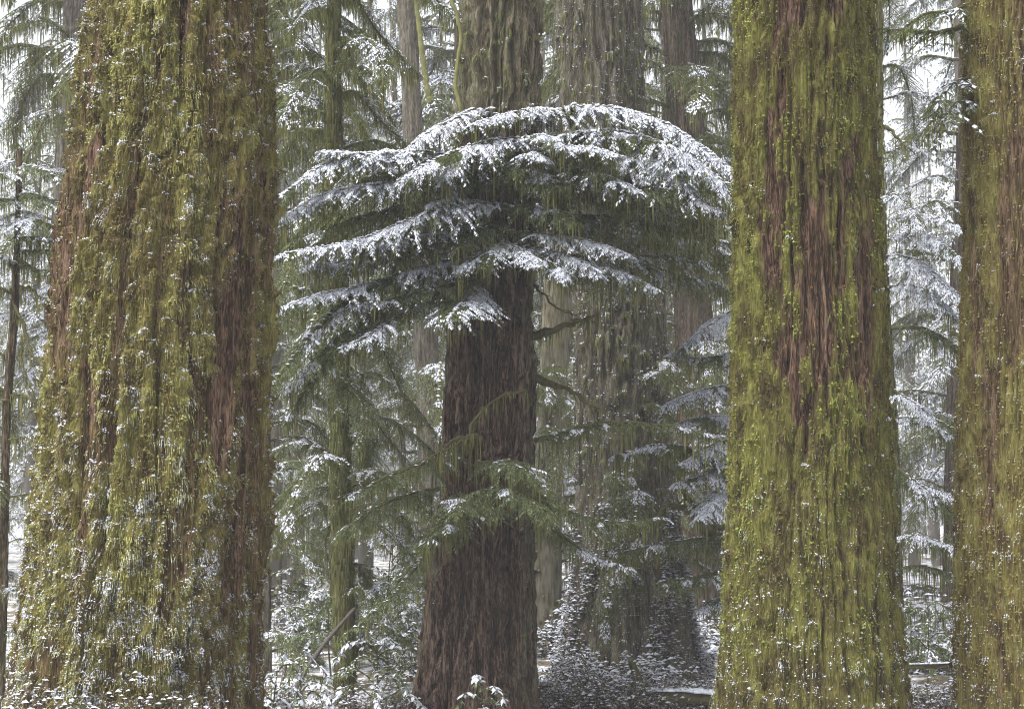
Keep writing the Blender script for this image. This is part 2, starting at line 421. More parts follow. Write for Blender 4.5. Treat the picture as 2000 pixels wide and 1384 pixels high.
def make_trunk(parent, mat, edges, Y, nth=200, nz=400, top=27.0, seed=1, ridge=0.03, ridge_f=9.0, vst=0.12,
               moss_fn=None, clumps=0, clump_w=(0.05, 0.13), clump_h=(0.15, 0.45), clump_a=(0.02, 0.06), clump_snow=0.3,
               snow_lo=0.0, lumpy=0.02, flute=0.0, yoff=0.0, crack=8.5, flute_side=0.0, inset=0.0, name="trunk"):
    rg = np.random.default_rng(seed)
    pz, pc, pr = trunk_profile(edges, Y)
    x0 = pc[0]; g = float(gz(x0, Y)) - 0.25
    # extend to the ground with a flare and up out of sight with a slow taper
    sl_c = (pc[0] - pc[1]) / (pz[0] - pz[1]); sl_r = (pr[0] - pr[1]) / (pz[0] - pz[1])
    zb = np.linspace(g, pz[0], 5)[:-1]
    zt = np.array((pz[-1] + 0.5, pz[-1] + 4, top)) if top > pz[-1] + 5 else np.array((pz[-1] * .6 + top * .4, top - .01, top)); stc = (pc[-1] - pc[-2]) / (pz[-1] - pz[-2])
    zz = np.concatenate([zb, pz, zt])
    cc = np.concatenate([pc[0] + sl_c * (zb - pz[0]), pc, pc[-1] + stc * (zt - pz[-1]) * 0.7])
    rr = np.concatenate([pr[0] + np.minimum(sl_r, -0.02) * (zb - pz[0]) * 1.2, pr, pr[-1] * (1 - 0.016 * (zt - pz[-1]))])
    zvis0, zvis1 = max(g, pz[0] - 0.6), pz[-1] + 0.4
    zs = np.concatenate([np.linspace(g, zvis0, 10)[:-1] if zvis0 > g + 0.05 else np.array([]), np.linspace(zvis0, zvis1, nz), np.linspace(zvis1, top, 14)[1:]])
    face = math.atan2(-Y, -x0)
    fr = math.radians(112)
    nf = int(nth * 0.84)
    th = np.concatenate([np.linspace(-fr, fr, nf), np.linspace(fr, 2 * math.pi - fr, nth - nf + 2)[1:-1]]) + face
    TH, ZZ = np.meshgrid(th, zs)
    R = np.interp(ZZ, zz, rr) - inset; CX = np.interp(ZZ, zz, cc)
    cx_, sy_ = np.cos(TH), np.sin(TH)
    sx, sy = cx_ * R, sy_ * R
    rm = float(np.mean(pr))
    bx, by = cx_ * rm, sy_ * rm
    wv = fbm(bx * 2.2, by * 2.2, ZZ * 0.8, seed, 3) - 0.5
    # broad swells, flutes, then furrowed bark plates
    big = (fbm(bx * 1.4 + 9, by * 1.4, ZZ * 0.28, seed + 5, 3) - 0.5) * lumpy * 4
    D = big
    if flute:
        fl = fbm(bx * 3.0 + 3, by * 3.0 + wv, ZZ * 0.10, seed + 8, 2)
        D = D + flute * (np.abs(fl - 0.5) * 4 - 0.6) * (1 + flute_side * sstep(0.45, 0.85, TH - face))
    f = ridge_f
    n1 = noise(bx * f + wv * 2.2, by * f + wv * 2.2, ZZ * f * vst, seed + 11)
    n2 = noise(bx * f * 2.1 + wv * 3, by * f * 2.1, ZZ * f * vst * 2.6, seed + 12)
    n1b = noise(bx * f * 1.35 + wv * 2.6 + 7.7, by * f * 1.35 + wv * 1.4, ZZ * f * vst * 1.4 + 3.3, seed + 14)
    furrow = np.minimum(np.clip(np.abs(n1 - 0.5) * crack, 0, 1), 0.15 + 0.85 * np.clip(np.abs(n1b - 0.5) * crack, 0, 1)) * 0.72 + np.clip(np.abs(n2 - 0.5) * crack * .7, 0, 1) * 0.28
    n3 = fbm(bx * 26, by * 26, ZZ * 9, seed + 13, 2) - 0.5
    D = D + ridge * (furrow - 0.8) * 2.2 + n3 * ridge * 0.8
    moss = np.clip(moss_fn(TH - face, ZZ, furrow, bx, by, seed), 0, 1) if moss_fn else np.zeros_like(D)
    thick = moss * (0.012 + 0.035 * fbm(bx * 7, by * 7, ZZ * 3, seed + 20, 3))
    snow = np.zeros_like(D)
    seeds = []
    C = np.zeros_like(D)
    if clumps:
        vis = (zs > zvis0 - .01) & (zs < zvis1 + .01)
        zlo, zhi = zvis0, zvis1
        tries = 0
        while len(seeds) < clumps and tries < clumps * 12:
            tries += 1
            t0 = rg.uniform(-fr, fr); z0 = rg.uniform(zlo, zhi)
            i = int(np.searchsorted(th[:nf] - face, t0)); j = int(np.searchsorted(zs, z0))
            i = min(i, nf - 1); j = min(j, len(zs) - 1)
            if rg.random() > moss[j, i]: continue
            w = clump_w[0] + (clump_w[1] - clump_w[0]) * rg.random() ** 1.8; h = max(1.6 * w, clump_h[0] + (clump_h[1] - clump_h[0]) * rg.random() ** 1.5); A = min(rg.uniform(*clump_a) * (0.5 + w / clump_w[1]), 1.15 * w)
            seeds.append((i, j, t0, z0, w, h, A))
            Rl = R[j, i]
            dt = 2.2 * w / Rl
            i0, i1 = np.searchsorted(th[:nf] - face, [t0 - dt, t0 + dt]); j0, j1 = np.searchsorted(zs, [z0 - h, z0 + 0.2 * h])
            if i1 <= i0 or j1 <= j0: continue
            u = ((th[i0:i1] - face - t0) * Rl / w)[None]; v = ((zs[j0:j1] - z0) / h)[:, None]
            vv = v + 0.55 * w / h * np.abs(u) ** 1.7 + 0.05 * wv[j0:j1, i0:i1]
            fv = np.where(vv > 0, np.clip(1 - vv / 0.10, 0, 1), np.clip(1 + vv, 0, 1) ** 2.2)
            pf = np.exp(-u * u * 1.3) * fv
            C[j0:j1, i0:i1] = np.maximum(C[j0:j1, i0:i1], A * pf)
    D = D + thick + C * (0.75 + 0.5 * fbm(bx * 16, by * 16, ZZ * 4, seed + 30, 2))
    RR = R + D
    V = np.stack([CX + cx_ * RR, Y + yoff + sy_ * RR, ZZ + 0 * RR], -1)
    nzt, ntt = TH.shape
    # light snow lies on ledges that face up
    dz = np.gradient(RR, axis=0) / np.maximum(np.gradient(ZZ, axis=0), 1e-4)
    up = np.clip(-dz, 0, 3)
    lowf = snow_lo * sstep(zvis0 + 3.4, zvis0 + 0.3, ZZ)
    sn = fbm(bx * 34, by * 34, ZZ * 30, seed + 40, 2)
    snow = sstep(0.35, 0.9, up * (0.3 + lowf * 1.2)) * sstep(0.50, 0.60, sn + 0.06 * lowf) * (0.0 if clumps else 1.0)
    i = np.arange(nzt - 1)[:, None] * ntt; k = np.arange(ntt)[None]; k2 = (k + 1) % ntt
    q = np.stack([i + k, i + k2, i + ntt + k2, i + ntt + k], -1).reshape(-1, 4)
    acc = Acc(); acc.add(V, quads=q)
    ob = link(name, acc.mesh(name, mat, True, {"moss": moss, "snow": snow}), parent)
    t = Trunk()
    t.ob, t.V, t.moss, t.th, t.zs, t.nf, t.face, t.seeds, t.R, t.rg, t.C = ob, V, moss, th, zs, nf, face, seeds, R, rg, C
    t.j0 = int(np.searchsorted(zs, zvis0)); t.j1 = int(np.searchsorted(zs, zvis1)) - 1
    t.bx, t.by, t.ZZ, t.seed, t.cc, t.zz, t.rr, t.Y = bx, by, ZZ, seed, cc, zz, rr, Y
    t.zvis0, t.zvis1 = zvis0, zvis1
    return t

def trunk_moss(t, mat, n, length=(0.05, 0.2), width=(0.008, 0.018), hang=0.02, name="moss", tuft=10, bulge=1.0, crumbs=.05):
    """strands of moss lying down the trunk where moss grows"""
    rg = t.rg
    m = int(n * 3)
    i = rg.integers(0, t.nf, m); j = rg.integers(t.j0, t.j1, m)
    keep = rg.random(m) < t.moss[j, i] ** 1.2
    i, j = i[keep][:n], j[keep][:n]
    p = t.V[j, i]; th = t.th[i]
    nrm = np.stack([np.cos(th), np.sin(th), np.zeros(len(th))], -1)
    k = len(p)
    L = rg.uniform(*length, k) * (0.6 + 0.8 * rg.random(k)); W = rg.uniform(*width, k)
    out = nrm * (hang * (rg.random(k) - 0.15))[:, None]
    low = fbm(t.bx[j, i] * 2.6, t.by[j, i] * 2.6, t.ZZ[j, i] * 1.3, t.seed + 50, 3)
    tint = np.clip((low - 0.5) * 1.9 + 0.5 + (rg.random(k) - 0.5) * 0.7, 0, 1)
    acc = Acc()
    # shaggy tufts that bulge out of each clump and hang down over it
    for (ci, cj, t0, z0, w, h, A) in t.seeds:
        q = int(tuft * (0.5 + w / 0.06))
        if not q: continue
        du = rg.uniform(-1.05, 1.05, q) * w
        dz_ = rg.random(q) ** 1.8 * h * 0.35
        tt = t0 + du / t.R[cj, ci]
        ii = np.clip(np.searchsorted(t.th[:t.nf] - t.face, tt), 0, t.nf - 1)
        zz = z0 + 0.03 * h - 0.55 * w * np.abs(du / w) ** 1.7 - dz_
        jj = np.clip(np.searchsorted(t.zs, zz), 0, len(t.zs) - 1)
        pb = t.V[jj, ii]; tb = t.th[ii]
        nb_ = np.stack([np.cos(tb), np.sin(tb), np.zeros(q)], -1)
        o_ = A * (0.35 + 0.8 * rg.random(q)) * (1 - 0.5 * (du / w) ** 2) * bulge
        base_t = float(np.clip((fbm(np.array([t.bx[cj, ci] * 2.6]), np.array([t.by[cj, ci] * 2.6]), np.array([z0 * 1.3]), t.seed + 50, 3)[0] - .5) * 1.7 + .55 + rg.normal(0, .10), 0, 1))
        strands(acc, pb + nb_ * 0.006, rg.uniform(0.25, 0.8, q) * np.minimum(h, length[1] * 3.0), rg.uniform(*width, q), rg, tint=np.clip(base_t + rg.normal(0, .22, q), 0, 1),
                sway=0.05, az=tb + math.pi / 2 + (rg.random(q) - .5) * 1.0, out=nb_ * o_[:, None])
    strands(acc, p + nrm * 0.012, L, W, rg, tint=tint, sway=0.07, az=th + math.pi / 2 + (rg.random(k) - .5) * .8, out=out, simple=True)
    # little cushions of moss
    c = int(k * crumbs)
    pick = rg.permutation(k)[:c]
    flecks(acc, p[pick] + nrm[pick] * 0.008 + rg.normal(0, .006, (c, 3)), rg.uniform(0.005, 0.016, c), rg, 1.1, tint=np.clip(tint[pick] + rg.normal(-.04, .1, c), 0, 1))
    return link(name, acc.mesh(name, mat), t.ob, "stuff")

def trunk_snow(t, frac, lo_boost=0.0, extra=0, size=(0.010, 0.03), k=5, name="snow", lo_h=3.2, base=.15):
    """snow caught on the tops of the moss clumps"""
    rg = t.rg
    pts, sz = [], []
    for (i, j, t0, z0, w, h, A) in t.seeds:
        f = frac + lo_boost * float(sstep(t.zvis0 + lo_h, t.zvis0 + 0.6, z0))
        if rg.random() > f: continue
        m = 3 + int((0.4 + rg.random()) * k * (1 + w * 14))
        du = (rg.normal(0, 0.22) + rg.uniform(-0.85, 0.85, m) * rg.uniform(.35, 1)) * w
        tt = t0 + du / t.R[j, i]
        zz = z0 + 0.05 * h - 0.55 * w * np.abs(du / w) ** 1.7 + np.where(rg.random(m) < .25, -rg.random(m) * .3 * h, rg.normal(0, 0.008, m))
        ii = np.clip(np.searchsorted(t.th[:t.nf] - t.face, tt), 0, t.nf - 1); jj = np.clip(np.searchsorted(t.zs, zz), 0, len(t.zs) - 1)
        p = t.V[np.maximum(jj - 1, 0), ii].copy()
        th = t.th[ii]
        nrm = np.stack([np.cos(th), np.sin(th), 0 * th], -1)
        p[:, 2] = zz + 0.008
        p += nrm * (A * 0.15 * rg.random(m))[:, None]
        pts.append(p); sz.append(rg.uniform(*size, m) * (0.55 + 3.5 * w))
    if extra:
        i = rg.integers(0, t.nf, extra); j = rg.integers(t.j0, t.j1, extra)
        pr = base + (1 - base) * sstep(t.zvis0 + lo_h, t.zvis0 + 0.4, t.zs[j])
        nn = fbm(t.bx[j, i] * 4, t.by[j, i] * 4, t.zs[j] * 4, t.seed + 60, 3)
        kp = (rg.random(extra) < pr) & (nn > 0.52) & (t.moss[j, i] > .2)
        i, j = i[kp], j[kp]
        th = t.th[i]; nrm = np.stack([np.cos(th), np.sin(th), 0 * th], -1)
        pts.append(t.V[j, i] + nrm * 0.012); sz.append(rg.uniform(size[0] * 0.5, size[1] * 0.75, len(i)))
    if not pts: return
    p = np.concatenate(pts); s = np.concatenate(sz)
    acc = Acc(); flecks(acc, p, s, rg, 0.8)
    return link(name, acc.mesh(name, M_snow, True), t.ob, "stuff")

# ------------------------------------------------------------------ boughs of hemlock
def bough(pts, L=0.6, snow=0.9, moss=0.5, r=0.03, droop=0.45, spacing=0.034, sub=0.021, blade=0.055, bw=0.0105, seed=0,
          moss_len=0.22, frost=0.15, snow_h=0.010, start=0.06, needles=1.0, moss_w=1.0, wide=1.0):
    """returns four shape collectors: limb, foliage, snow, hanging moss"""
    rg = np.random.default_rng(seed)
    pts = np.asarray(pts, dtype=float)
    tot = np.linalg.norm(np.diff(pts, axis=0), axis=1).sum()
    n = max(6, int(tot / spacing))
    ax = catmull(pts, n)
    ax = ax + (rg.random((n, 3)) - .5) * 0.02
    T = unit(np.gradient(ax, axis=0))
    limb, fol, sno, mos = Acc(), Acc(), Acc(), Acc()
    u = np.linspace(0, 1, n)
    tube(limb, ax[::2] if n > 14 else ax, (r * (1 - 0.85 * u) + 0.004)[::2] if n > 14 else r * (1 - 0.85 * u) + 0.004, 5, 0.5, 0, 0.5, rg)
    S = unit(np.cross(T, Z)); S = np.where(np.isfinite(S), S, np.array((1., 0, 0)))
    # branchlets
    idx = np.repeat(np.arange(n), 2); side = np.tile((-1.0, 1.0), n)
    uu = u[idx]
    keep = (uu > start) & (rg.random(len(idx)) < 0.93 * needles)
    idx, side, uu = idx[keep], side[keep], uu[keep]
    prof = np.minimum(0.45 + 1.6 * uu, 1.0) * np.minimum(1.0, 0.22 + 1.25 * (1 - uu))
    # branchlets gather into fan-shaped sprays
    arc = uu * tot
    per = max(0.30, 0.55 * L + 0.12)
    ph = rg.random(2) * 6.283
    lob = np.where(side > 0, np.sin(arc * 6.283 / per + ph[0]), np.sin(arc * 6.283 / per + ph[1]))
    prof = prof * (0.78 + 0.26 * lob)
    l = L * 1.25 * prof * rg.uniform(0.7, 1.15, len(idx))
    lobd = np.where(side > 0, np.cos(arc * 6.283 / per + ph[0]), np.cos(arc * 6.283 / per + ph[1]))
    ang = np.radians(np.clip(50 + 15 * lobd + rg.normal(0, 9, len(idx)), 20, 90))
    curl = rg.normal(0, 0.22, len(idx))
    d0 = unit(T[idx] * np.cos(ang)[:, None] + S[idx] * (side * np.sin(ang))[:, None] * wide + Z * rg.uniform(-0.16, 0.10, len(idx))[:, None])
    # the leader's own tip
    idx = np.append(idx, n - 1); d0 = np.vstack([d0, T[-1]]); curl = np.append(curl, 0); l = np.append(l, L * 0.35)
    dr = droop * rg.uniform(0.6, 1.3, len(idx))
    base = ax[idx]
    def along(k, s):
        return base[k] + d0[k] * (l[k] * s)[:, None] - Z * (dr[k] * l[k] * s * s)[:, None] + np.cross(d0[k], Z) * (curl[k] * l[k] * s * s)[:, None]
    def tang(k, s):
        return unit(d0[k] - Z * (2 * dr[k] * s)[:, None] + np.cross(d0[k], Z) * (2 * curl[k] * s)[:, None])
    cnt = np.maximum((l / sub).astype(int), 1)
    k = np.repeat(np.arange(len(idx)), cnt)
    first = np.repeat(np.cumsum(cnt) - cnt, cnt)
    s = (np.arange(len(k)) - first + rg.random(len(k)) * 0.8) / cnt[k]
    s = np.clip(s, 0.02, 1)
    # stems of the branchlets
    if len(idx):
        kk = np.arange(len(idx)); e = along(kk, np.full(len(kk), 0.9)); mm = along(kk, np.full(len(kk), 0.5)); w = np.array((0, 0, 0.007))
        v = np.stack([base - w, base + w, mm + w * .8, mm - w * .8, e], 1); b = np.arange(len(kk))[:, None] * 5
        limb.add(v, quads=b + np.array([[0, 1, 2, 3]]), tris=b + np.array([[3, 2, 4]]), tint=np.full(len(kk) * 5, 0.3))
    p = along(k, s); t = tang(k, s)
    lat = unit(np.cross(t, Z))
    B, D_, NN, SS = [], [], [], []
    for sd in (-1, 1):
        a = np.radians(rg.uniform(28, 62, len(k)))
        d = unit(t * np.cos(a)[:, None] + lat * (sd * np.sin(a))[:, None] + Z * (rg.uniform(-0.32, 0.08, len(k)))[:, None])
        B.append(p); D_.append(d); SS.append(s)
    kt = np.arange(len(idx)); B.append(along(kt, np.full(len(kt), 0.93))); D_.append(tang(kt, np.ones(len(kt)))); SS.append(np.ones(len(kt)))
    B = np.concatenate(B); D_ = np.concatenate(D_); SS = np.concatenate(SS)
    if needles > 0:
        nb = len(B)
        bl = blade * rg.uniform(0.55, 1.3, nb) * (1.45 - 0.75 * SS); wd = bw * rg.uniform(0.7, 1.3, nb)
        latb = unit(np.cross(D_, Z)); nb_n = np.cross(latb, D_)
        tip = B + D_ * bl[:, None] - Z * (bl * 0.15)[:, None]
        ml = B + D_ * (bl * 0.5)[:, None] + latb * (wd / 2)[:, None]; mr = B + D_ * (bl * 0.5)[:, None] - latb * (wd / 2)[:, None]
        tn = np.clip(rg.normal(0.38, 0.16, nb) + (rg.random(nb) < frost) * 0.5, 0, 1)
        c = np.zeros(nb, bool)
        if snow > 0:
            pn = fbm(B[:, 0] * 2.6, B[:, 1] * 2.6, B[:, 2] * 2.6, seed % 50, 2)
            pr = 1.0 - 0.75 * sstep(0.62, 1.0, SS) * (1.3 - 0.5 * snow)
            pr = pr * sstep(0.66 - snow * 0.36, 0.70 - snow * 0.30, pn) * (0.75 + 0.25 * snow)
            c = rg.random(nb) < pr
        g = ~c
        ng = int(g.sum())
        v = np.stack([B, ml, tip, mr], 1)[g]
        fol.add(v, quads=np.arange(ng)[:, None] * 4 + np.array([[0, 1, 2, 3]]), tint=np.repeat(tn[g], 4))
        if snow > 0:
            m = int(c.sum())
            if m:
                h = snow_h * rg.uniform(0.3, 1.3, m)
                up = nb_n[c]; up = np.where(up[:, 2:3] < 0, -up, up)
                wf = (wd[c] * rg.uniform(.75, 1.35, m))[:, None] * latb[c]
                mid = B[c] + D_[c] * (bl[c] * 0.5)[:, None]
                o = up * h[:, None]
                v = np.stack([B[c] + o, mid + wf, tip[c] + o * .3, mid - wf], 1)
                b = np.arange(m)[:, None, None] * 4 + np.array([[[0, 1, 2], [0, 2, 3]]])
                sno.add(v, tris=b.reshape(-1, 3), tint=np.repeat(rg.random(m), 4))
            # ridge of snow along the limb itself
            ks = rg.random(n) < snow
            flecks(sno, ax[ks] + Z * (r * (1 - .85 * u[ks]) + 0.006)[:, None], (0.016 + r * 0.5) * rg.uniform(.7, 1.3, int(ks.sum())), rg, 0.5)
    if moss > 0:
        na = int(tot * 60 * moss)
        ia = rg.integers(0, n, na)
        pa = ax[ia] + (rg.random((na, 3)) - .5) * np.array((.02, .02, .01))
        nbm = int(l.sum() * 16 * moss)
        kb = rg.integers(0, len(idx), nbm); sb = rg.random(nbm) * 0.85
        pb = along(kb, sb)
        pp = np.concatenate([pa, pb])
        ln = moss_len * rg.exponential(0.75, len(pp)).clip(0.12, 2.6)
        ln[na:] *= 0.75
        strands(mos, pp, ln, moss_w * rg.uniform(0.007, 0.020, len(pp)), rg, tint=np.clip(rg.normal(0.45, 0.2, len(pp)), 0, 1))
    return limb, fol, sno, mos

def bough_parts(parent, shape, name="limb", needle=None):
    limb, fol, sno, mos = shape
    o = link(name, limb.mesh(name, M_limb, True), parent)
    if not fol.empty(): link("foliage", fol.mesh("foliage", needle or M_needle), o, "stuff")
    if not sno.empty(): link("snow", sno.mesh("snow", M_snow, True), o, "stuff")
    if not mos.empty(): link("hanging_moss", mos.mesh("hanging_moss", M_strand), o, "stuff")
    return o

def bough_joined(shape, name, mats):
    limb, fol, sno, mos = shape
    a = Acc()
    join(a, shape)
    return a.mesh(name, mats)

def join(a, shape, off=None):
    for mi, s in enumerate(shape):
        if s.empty(): continue
        base = a.n
        for v, t in zip(s.v, s.tint):
            a.v.append(v if off is None else v + off); a.tint.append(t); a.n += len(v)
        for q, m in zip(s.q, s.qm): a.q.append(q + base); a.qm.append(np.full(len(m), mi))
        for q, m in zip(s.t, s.tm): a.t.append(q + base); a.tm.append(np.full(len(m), mi))

def PP(lst, Y):
    return [P(x, y, Y + d) for x, y, d in lst]


# ================================================================== the giant on the left
def moss_left(thr, z, fu, bx, by, sd):
    n = fbm(bx * 2.6 + 4, by * 2.6, z * 0.55, sd + 70, 4)
    n2 = noise(bx * 7, by * 7, z * 0.8, sd + 75)
    m = sstep(0.30, 0.46, n + 0.10 * (n2 - 0.5) + 0.10 * (fu - 0.5))
    right = sstep(0.62, 0.95, thr) * sstep(7.0, 4.6, z)
    left = sstep(-0.85, -1.15, thr) * sstep(3.6, 4.6, z) * sstep(6.6, 5.6, z)
    gap = sstep(0.30, 0.40, noise(bx * 5.5 + 8, by * 5.5, z * 0.9, sd + 77))
    return m * (0.25 + 0.75 * gap) * (1 - 0.65 * right * sstep(0.35, 0.5, n2)) * (1 - 0.8 * left) + 0.05

g1 = thing("giant_fir_tree", "huge fir trunk wrapped in shaggy olive moss tufts, its flaring base thick with snow", "tree", "giant mossy tree trunks")
tl = make_trunk(g1, T_left, [(0, 182, 522), (150, 152, 533), (250, 145, 536), (400, 122, 538), (550, 100, 532), (700, 86, 526), (1000, 60, 520), (1200, 38, 512), (1384, 14, 505)],
                18.0, nth=340, nz=410, seed=11, ridge=0.045, ridge_f=6.0, vst=0.10, moss_fn=moss_left, clumps=2300, clump_w=(0.025, 0.085), clump_h=(0.10, 0.34),
                clump_a=(0.04, 0.12), snow_lo=0.6, lumpy=0.06, flute=0.05, flute_side=1.6, inset=0.075)
trunk_moss(tl, M_moss_a, 36000, (0.012, 0.035), (0.004, 0.009), 0.02, tuft=8, crumbs=.7, bulge=.75)
trunk_snow(tl, 0.28, 0.35, 12000, size=(0.006, 0.014), k=8, base=.3)

# ================================================================== the giant on the right
def moss_right(thr, z, fu, bx, by, sd):
    n = fbm(bx * 3.2 + 4, by * 3.2, z * 0.42, sd + 70, 4)
    n2 = fbm(bx * 8, by * 8, z * 2.2, sd + 75, 3)
    side = 0.12 * sstep(0.2, 0.8, -thr) + 0.02 * sstep(0.6, 1.0, thr) + 0.13 * sstep(4.6, 2.2, z) - 0.07 * sstep(.75, .3, np.abs(thr - .1)) * sstep(3, 4.5, z)
    return 0.06 + 0.94 * sstep(0.43, 0.52, n * 0.5 + n2 * 0.5 + side + 0.035 + 0.16 * (fu - 0.62))

g2 = thing("giant_fir_tree", "big straight fir trunk with bright yellow-green moss over strips of bare red-brown bark", "tree", "giant mossy tree trunks")
tr = make_trunk(g2, T_right, [(0, 1437, 1705), (300, 1433, 1711), (600, 1431, 1724), (900, 1425, 1737), (1100, 1418, 1750), (1250, 1410, 1764), (1384, 1402, 1779)],
                19.5, nth=310, nz=320, seed=23, ridge=0.045, ridge_f=8.5, vst=0.07, moss_fn=moss_right, clumps=700, clump_w=(0.025, 0.075), clump_h=(0.07, 0.22),
                clump_a=(0.025, 0.06), snow_lo=0.7, lumpy=0.022, flute=0.012, inset=0.03)
trunk_moss(tr, M_moss_b, 23000, (0.012, 0.04), (0.004, 0.009), 0.025, tuft=6, crumbs=.7, bulge=.7)
trunk_snow(tr, 0.08, 0.4, 6000, size=(0.006, 0.013), k=9, base=.08)

# ================================================================== the giant at the right edge
def moss_edge(thr, z, fu, bx, by, sd):
    n = fbm(bx * 3.2 + 4, by * 3.2, z * 0.42, sd + 70, 4)
    return 0.25 + 0.75 * sstep(0.40, 0.55, n + 0.18 * (fu - 0.5))

g3 = thing("giant_fir_tree", "fir trunk evenly furred with brownish olive moss and small scattered snow specks", "tree", "giant mossy tree trunks")
te = make_trunk(g3, T_far, [(0, 1882, 2142), (500, 1885, 2148), (700, 1880, 2152), (900, 1873, 2158), (1100, 1868, 2165), (1384, 1864, 2180)],
                20.0, nth=230, nz=260, seed=37, ridge=0.03, ridge_f=9, vst=0.06, moss_fn=moss_edge, clumps=360, clump_w=(0.03, 0.07), clump_h=(0.08, 0.24),
                clump_a=(0.015, 0.04), snow_lo=0.6, lumpy=0.02, flute=0.01, inset=0.03)
trunk_moss(te, M_moss_c, 15000, (0.014, 0.05), (0.004, 0.009), 0.02, tuft=5, crumbs=.8, bulge=.7)
trunk_snow(te, 0.3, 0.3, 8000, size=(0.006, 0.013), k=8, base=.25)

# ================================================================== the hemlock in the middle
YC = 25.0
def moss_center(thr, z, fu, bx, by, sd):
    n = fbm(bx * 4 + 4, by * 4, z * 0.6, sd + 70, 4)
    return sstep(6.2, 7.2, z) * (0.55 + 0.3 * sstep(0.45, 0.6, n)) + 0.55 * sstep(0.80, 1.1, thr) * sstep(0.4, 0.6, n) + 0.5 * sstep(-0.95, -1.2, thr) * sstep(0.42, 0.55, n)

hem = thing("hemlock_tree", "dark furrowed tree with an umbrella of snow-laden drooping boughs between the giant mossy trunks", "tree")
tc = make_trunk(hem, T_mid, [(0, 903, 1054), (200, 899, 1057), (520, 884, 1046), (650, 873, 1044), (800, 863, 1043), (950, 857, 1041), (1100, 836, 1040), (1200, 821, 1040), (1300, 808, 1042), (1384, 793, 1046)],
                YC, nth=270, nz=290, seed=51, ridge=0.085, ridge_f=6.5, vst=0.075, crack=6.0, moss_fn=moss_center, clumps=150, clump_w=(0.03, 0.08), clump_h=(0.06, 0.16),
                clump_a=(0.03, 0.08), snow_lo=0.5, lumpy=0.03, flute=0.03)
trunk_moss(tc, M_moss_d, 1800, (0.03, 0.09), (0.008, 0.016), 0.03, crumbs=.5)
trunk_snow(tc, 0.4, 0.2, 1800, size=(0.009, 0.02), k=4, lo_h=2.6, base=.3)

